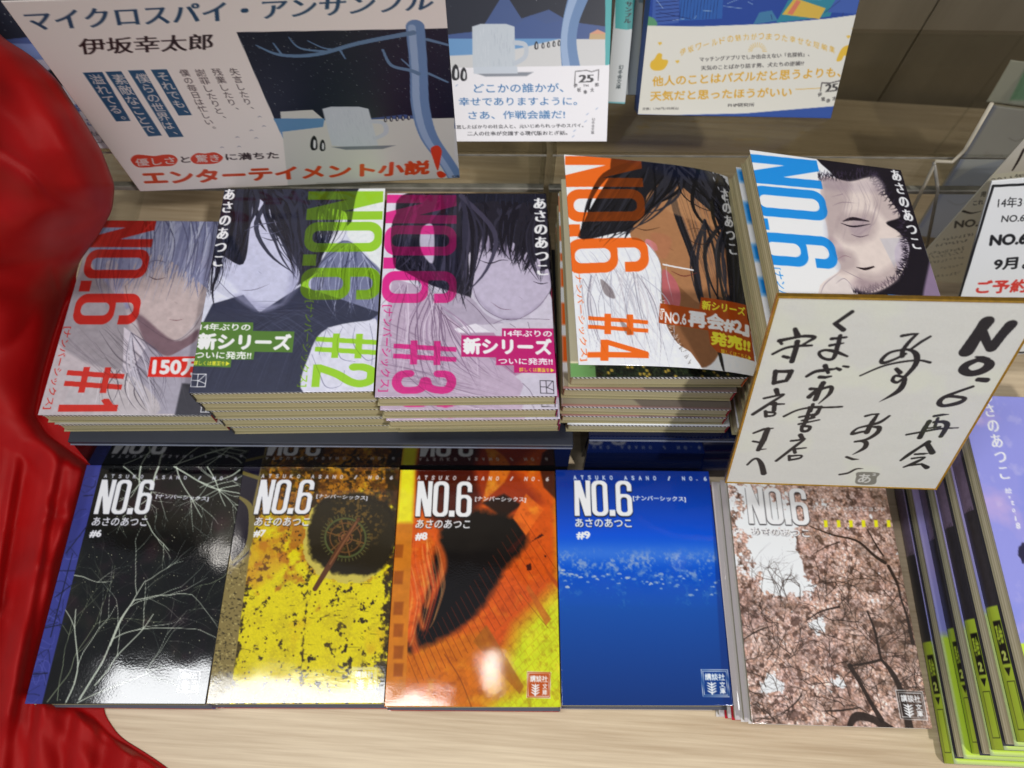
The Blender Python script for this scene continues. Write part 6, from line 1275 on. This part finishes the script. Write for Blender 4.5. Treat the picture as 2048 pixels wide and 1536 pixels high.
def sheetF(c):
    c.view(1740, 180, 3.656); c.noise_tint(80, .03, 4)
    c.poly([(560, 690), (760, 560), (1100, 470), (1400, 300), (1400, 1700), (200, 1700), (360, 1000)], (176, 184, 206), .8, 3)
    c.poly([(880, 100), (940, 100), (380, 1000), (300, 1000)], (150, 160, 196), .8, 6)
    for s_, x in (('BVA', 840),): c.text(s_, (x, 450), (x + 150, 470), (x - 5, 500), (186, 186, 190), .0)
    c.line([(560, 800), (640, 836), (740, 800)], [4, 7, 4], (160, 166, 180)); c.line([(710, 690), (770, 700)], 4, (150, 156, 170)); c.line([(1010, 345), (1060, 370), (1120, 350)], 4, (150, 150, 156))
def sheetG(c): c.view(1640, 0, 5.02); c.poly([(1900, 1000), (2200, 400), (2300, 400), (2300, 1010)], (150, 206, 172), 1, 3)
def sign(c):
    c.view(1740, 180, 3.656); k = (26, 26, 28)
    for q in ([(900, 700), (640, 1540), (560, 1800)], [(898, 702), (1200, 684), (1600, 664)]): c.line(q, 19, k, smooth=False)
    c.text('14年3ヶ月ぶり', (938, 785), (1420, 760), (930, 862), k, .01); c.text('NO.6シリーズ', (965, 905), (1440, 880), (955, 968), k, .02)
    c.text('NO.6再会', (880, 1040), (1400, 1010), (865, 1148), k, .06); c.text('9月', (908, 1228), (1085, 1215), (896, 1318), k, .04); c.text('より発売', (1112, 1210), (1480, 1190), (1105, 1310), k, .04)
    c.text('ご予約受付中', (780, 1388), (1560, 1365), (765, 1488), (214, 60, 50), .045)
    c.view(0, 0, 1); c.line([(1990, 600), (2020, 596), (2080, 597)], 3, k); c.line([(1930, 708), (2000, 706), (2100, 704)], 5, k, smooth=False)
panel((1986, 212), (1828, 470), .395, .30, .20, (204, 208, 216), .8, sheetF, 'plastic_file_of_papers', 'clear bluish file of papers standing behind the handwritten sheet', 'file', .004)
panel((2050, 276), (1800, 556), .345, .02, .20, (214, 208, 184), .6, sheetA, 'handwritten_sheet', 'cream sheet of handwriting right of the bearded head book', 'paper', .0006)
panel((2022, 120), (1972, 203), .44, .30, .12, (226, 232, 226), 1.2, sheetG, 'green_bordered_leaflet', 'white leaflet with green border at the top right', 'paper', .0006)
panel((1984, 362), (1880, 721), .262, .45, .13, (232, 232, 230), .45, sign, 'reservation_sign', 'small white sign with thick black border and red writing', 'sign', .0015)
ro = empty('bent_acrylic_stand', Matrix.Translation((.235, .35, .0)), 'thin clear acrylic stand left of the handwritten sheet', 'stand'); inv = ro.matrix_world.inverted()
pl = (0, .358, 0); nn = (0, -1, .1); pts = [unp(x, y, pl, nn) for x, y in ((1815, 440), (1866, 335), (1872, 322), (1905, 324), (1930, 300), (1984, 206))]
MB().tube([tuple(inv @ Vector(p)) for p in pts], .0013).build('front_rod', plain("acrylic_bright_edge", (200, 190, 168), .15), ro, smooth=True)
pts = [unp(x, y, pl, nn) for x, y in ((1868, 325), (1876, 380), (1852, 500))]
MB().tube([tuple(inv @ Vector(p)) for p in pts], .0012).build('side_rod', M_ACREDGE, ro, smooth=True)

# ------------------------------------------------------------------ red satin cloth
kn = [(-160, -150, -150, .205, .235), (0, -55, -55, .205, .235), (40, -20, -20, .205, .235), (75, 4, 4, .203, .233), (110, 62, 62, .20, .231), (160, 116, 116, .195, .228), (235, 164, 164, .182, .218), (300, 203, 203, .163, .204), (370, 230, 230, .14, .184), (420, 225, 225, .122, .168), (470, 198, 198, .104, .152),
      (520, 160, 160, .080, .13), (560, 150, 140, .055, .105), (600, 165, 128, .034, .088), (680, 150, 102, .026, .066), (760, 140, 80, .020, .050), (830, 150, 66, .015, .040), (870, 170, 92, .010, .034), (905, 215, 140, .006, .030), (935, 235, 178, .0012, .026), (990, 235, 166, .0012, .024), (1080, 230, 140, .0012, .020),
      (1180, 225, 110, .0012, .017), (1280, 220, 82, .0012, .014), (1380, 212, 60, .0012, .012), (1420, 206, 150, .0012, .010), (1440, 215, 190, .0012, .007), (1475, 240, 225, .0012, .006), (1510, 298, 285, .0012, .006), (1536, 335, 325, .0012, .006), (1620, 430, 420, .0012, .006), (1760, 470, 460, .0012, .006)]
K = np.array(kn, float); rows = 330; cols = 150
PY = np.linspace(K[0, 0], K[-1, 0], rows)
def interp(col):
    return np.interp(PY, K[:, 0], K[:, col])
def sm1(a, k=5): p = np.pad(a, k, mode='edge'); return np.convolve(p, np.ones(2 * k + 1) / (2 * k + 1), 'valid')
xE, xB, zE, zC = interp(1), interp(2), interp(3), sm1(interp(4)); xE = sm1(xE, 2)
wf = np.interp(PY, [400, 520, 700, 900, 1760], [330, 280, 150, 62, 50])
ridges = [([(174, 955), (153, 1006), (136, 1067), (97, 1210), (60, 1330), (20, 1430)], .010, 15), ([(172, 940), (130, 1005), (100, 1020)], .006, 9), ([(140, 1030), (92, 1118), (46, 1145), (-20, 1180)], .012, 20), ([(98, 1140), (96, 1195), (51, 1287), (5, 1400), (-40, 1500)], .013, 22),
          ([(-20, 1215), (26, 1265), (10, 1330)], .010, 20), ([(82, 1420), (128, 1477), (215, 1560)], .006, 16), ([(205, 1425), (226, 1470), (300, 1530)], .004, 9), ([(-40, 1440), (40, 1450), (100, 1540)], .008, 24), ([(0, 300), (60, 340), (110, 395), (175, 420)], -.010, 15), ([(10, 330), (80, 375), (120, 430)], .008, 22),
          ([(-20, 535), (60, 525), (120, 510), (175, 496)], -.020, 22), ([(-20, 575), (60, 572), (110, 545)], .010, 20), ([(103, 540), (116, 580), (130, 606)], -.014, 11), ([(60, 590), (90, 640), (85, 720)], .007, 22), ([(-20, 880), (60, 930), (128, 1040)], -.010, 20), ([(-30, 760), (40, 820), (100, 880)], .010, 34),
          ([(10, 90), (80, 200), (150, 330), (190, 440)], .010, 26), ([(-40, 160), (40, 260), (70, 420)], .010, 30), ([(-30, 430), (60, 450), (180, 380)], .008, 26), ([(120, 180), (150, 260), (200, 330)], -.006, 20),
          ([(0, 1060), (60, 1050), (130, 1030)], -.008, 14), ([(-40, 700), (20, 690), (60, 640)], -.008, 26), ([(150, 450), (190, 440), (222, 400)], -.004, 10), ([(120, 1090), (110, 1160), (75, 1260)], -.008, 10)]
X = np.zeros((rows, cols)); Z = np.zeros_like(X); XL = -330
tt = np.linspace(0, 1, cols) ** .8
for j in range(rows):
    X[j] = XL + (xE[j] - XL) * tt; f = np.clip((xB[j] - X[j]) / wf[j], 0, 1); Z[j] = zE[j] + (zC[j] - zE[j]) * np.sqrt(np.clip(1 - (1 - f) ** 2.2, 0, 1))
PYg = PY[:, None] * np.ones((1, cols)); fade = np.clip((xB[:, None] - X) / 26, 0, 1)
for pts, amp, wd in ridges:
    q = smooth_curve(pts, 6); d = np.full(X.shape, 1e9)
    for i in range(len(q) - 1):
        ax, ay = q[i]; dx, dy = q[i + 1] - q[i]; t_ = np.clip(((X - ax) * dx + (PYg - ay) * dy) / (dx * dx + dy * dy + 1e-9), 0, 1); d = np.minimum(d, np.hypot(X - ax - t_ * dx, PYg - ay - t_ * dy))
    Z += amp * (.38 if min(p_[1] for p_ in pts) > 900 else .30) * (np.exp(-(d / (wd * 1.25)) ** 2) if amp > 0 else np.exp(-np.sqrt((d / wd) ** 2 + .04) * 1.3)) * fade
wp = (fbm(rows, cols, 110, 2, 91) - .5) * 4.5
def drape(lam, ang, k=1.6): s_ = np.sin(2 * np.pi * (X * math.cos(ang) + PYg * math.sin(ang)) / lam + wp); return np.sign(s_) * (1 - (1 - np.abs(s_)) ** k)
low = np.clip((PYg - 860) / 120, 0, 1)
sd = (178 - (PYg - 933) * .264 - X) + wp * 9; ph = np.sin(2 * np.pi * (sd / 84 + .22 + .0012 * (PYg - 900))); fold = np.sign(ph) * (1 - (1 - np.abs(ph)) ** 1.9) + .35 * np.sin(2 * np.pi * (sd / 37 + PYg / 420))
Z += fade * (low * .0036 * fold + (1 - low) * .0024 * drape(260, .5, 1.1))
Z += (fbm(rows, cols, 60, 2, 5) - .5) * .004 * fade
Z = np.maximum(Z, .0011)
for _ in range(2): Z[1:-1, 1:-1] = (Z[1:-1, 1:-1] * 2 + Z[:-2, 1:-1] + Z[2:, 1:-1] + Z[1:-1, :-2] + Z[1:-1, 2:]) / 6
V = np.array([un(X[j, i], PY[j], Z[j, i]) for j in range(rows) for i in range(cols)])
idx = np.arange(rows * cols).reshape(rows, cols); F = np.stack([idx[:-1, :-1], idx[1:, :-1], idx[1:, 1:], idx[:-1, 1:]], -1).reshape(-1, 4)
me = bpy.data.meshes.new('red_satin_cloth'); me.from_pydata(V.tolist(), [], F.tolist()); me.polygons.foreach_set("use_smooth", [True] * len(F))
m, nt, b = mat_base("red_satin")
n1 = noise(nt, 1600, 2, mapping=(1, 4, 1)); n2 = noise(nt, 25, 3)
rp = ramp(nt, n2.outputs[0], [(.3, tuple(s2l((150, 9, 13)))), (.75, tuple(s2l((176, 18, 19))))]); nt.links.new(rp.outputs[0], b.inputs["Base Color"])
b.inputs["Roughness"].default_value = .46; b.inputs["Specular IOR Level"].default_value = .34; b.inputs["Anisotropic"].default_value = .5; b.inputs["Specular Tint"].default_value = (1, .5, .45, 1)
b.inputs["Sheen Weight"].default_value = .1; b.inputs["Sheen Roughness"].default_value = .4; b.inputs["Sheen Tint"].default_value = (1, .35, .3, 1)
bump(nt, n1.outputs[0], b, .8, .00012)
cl = link('red_satin_cloth', me, m); so = cl.modifiers.new("thick", 'SOLIDIFY'); so.thickness = .0006; so.offset = -1
tag(cl, 'red satin cloth draped in folds down the left side', 'cloth')
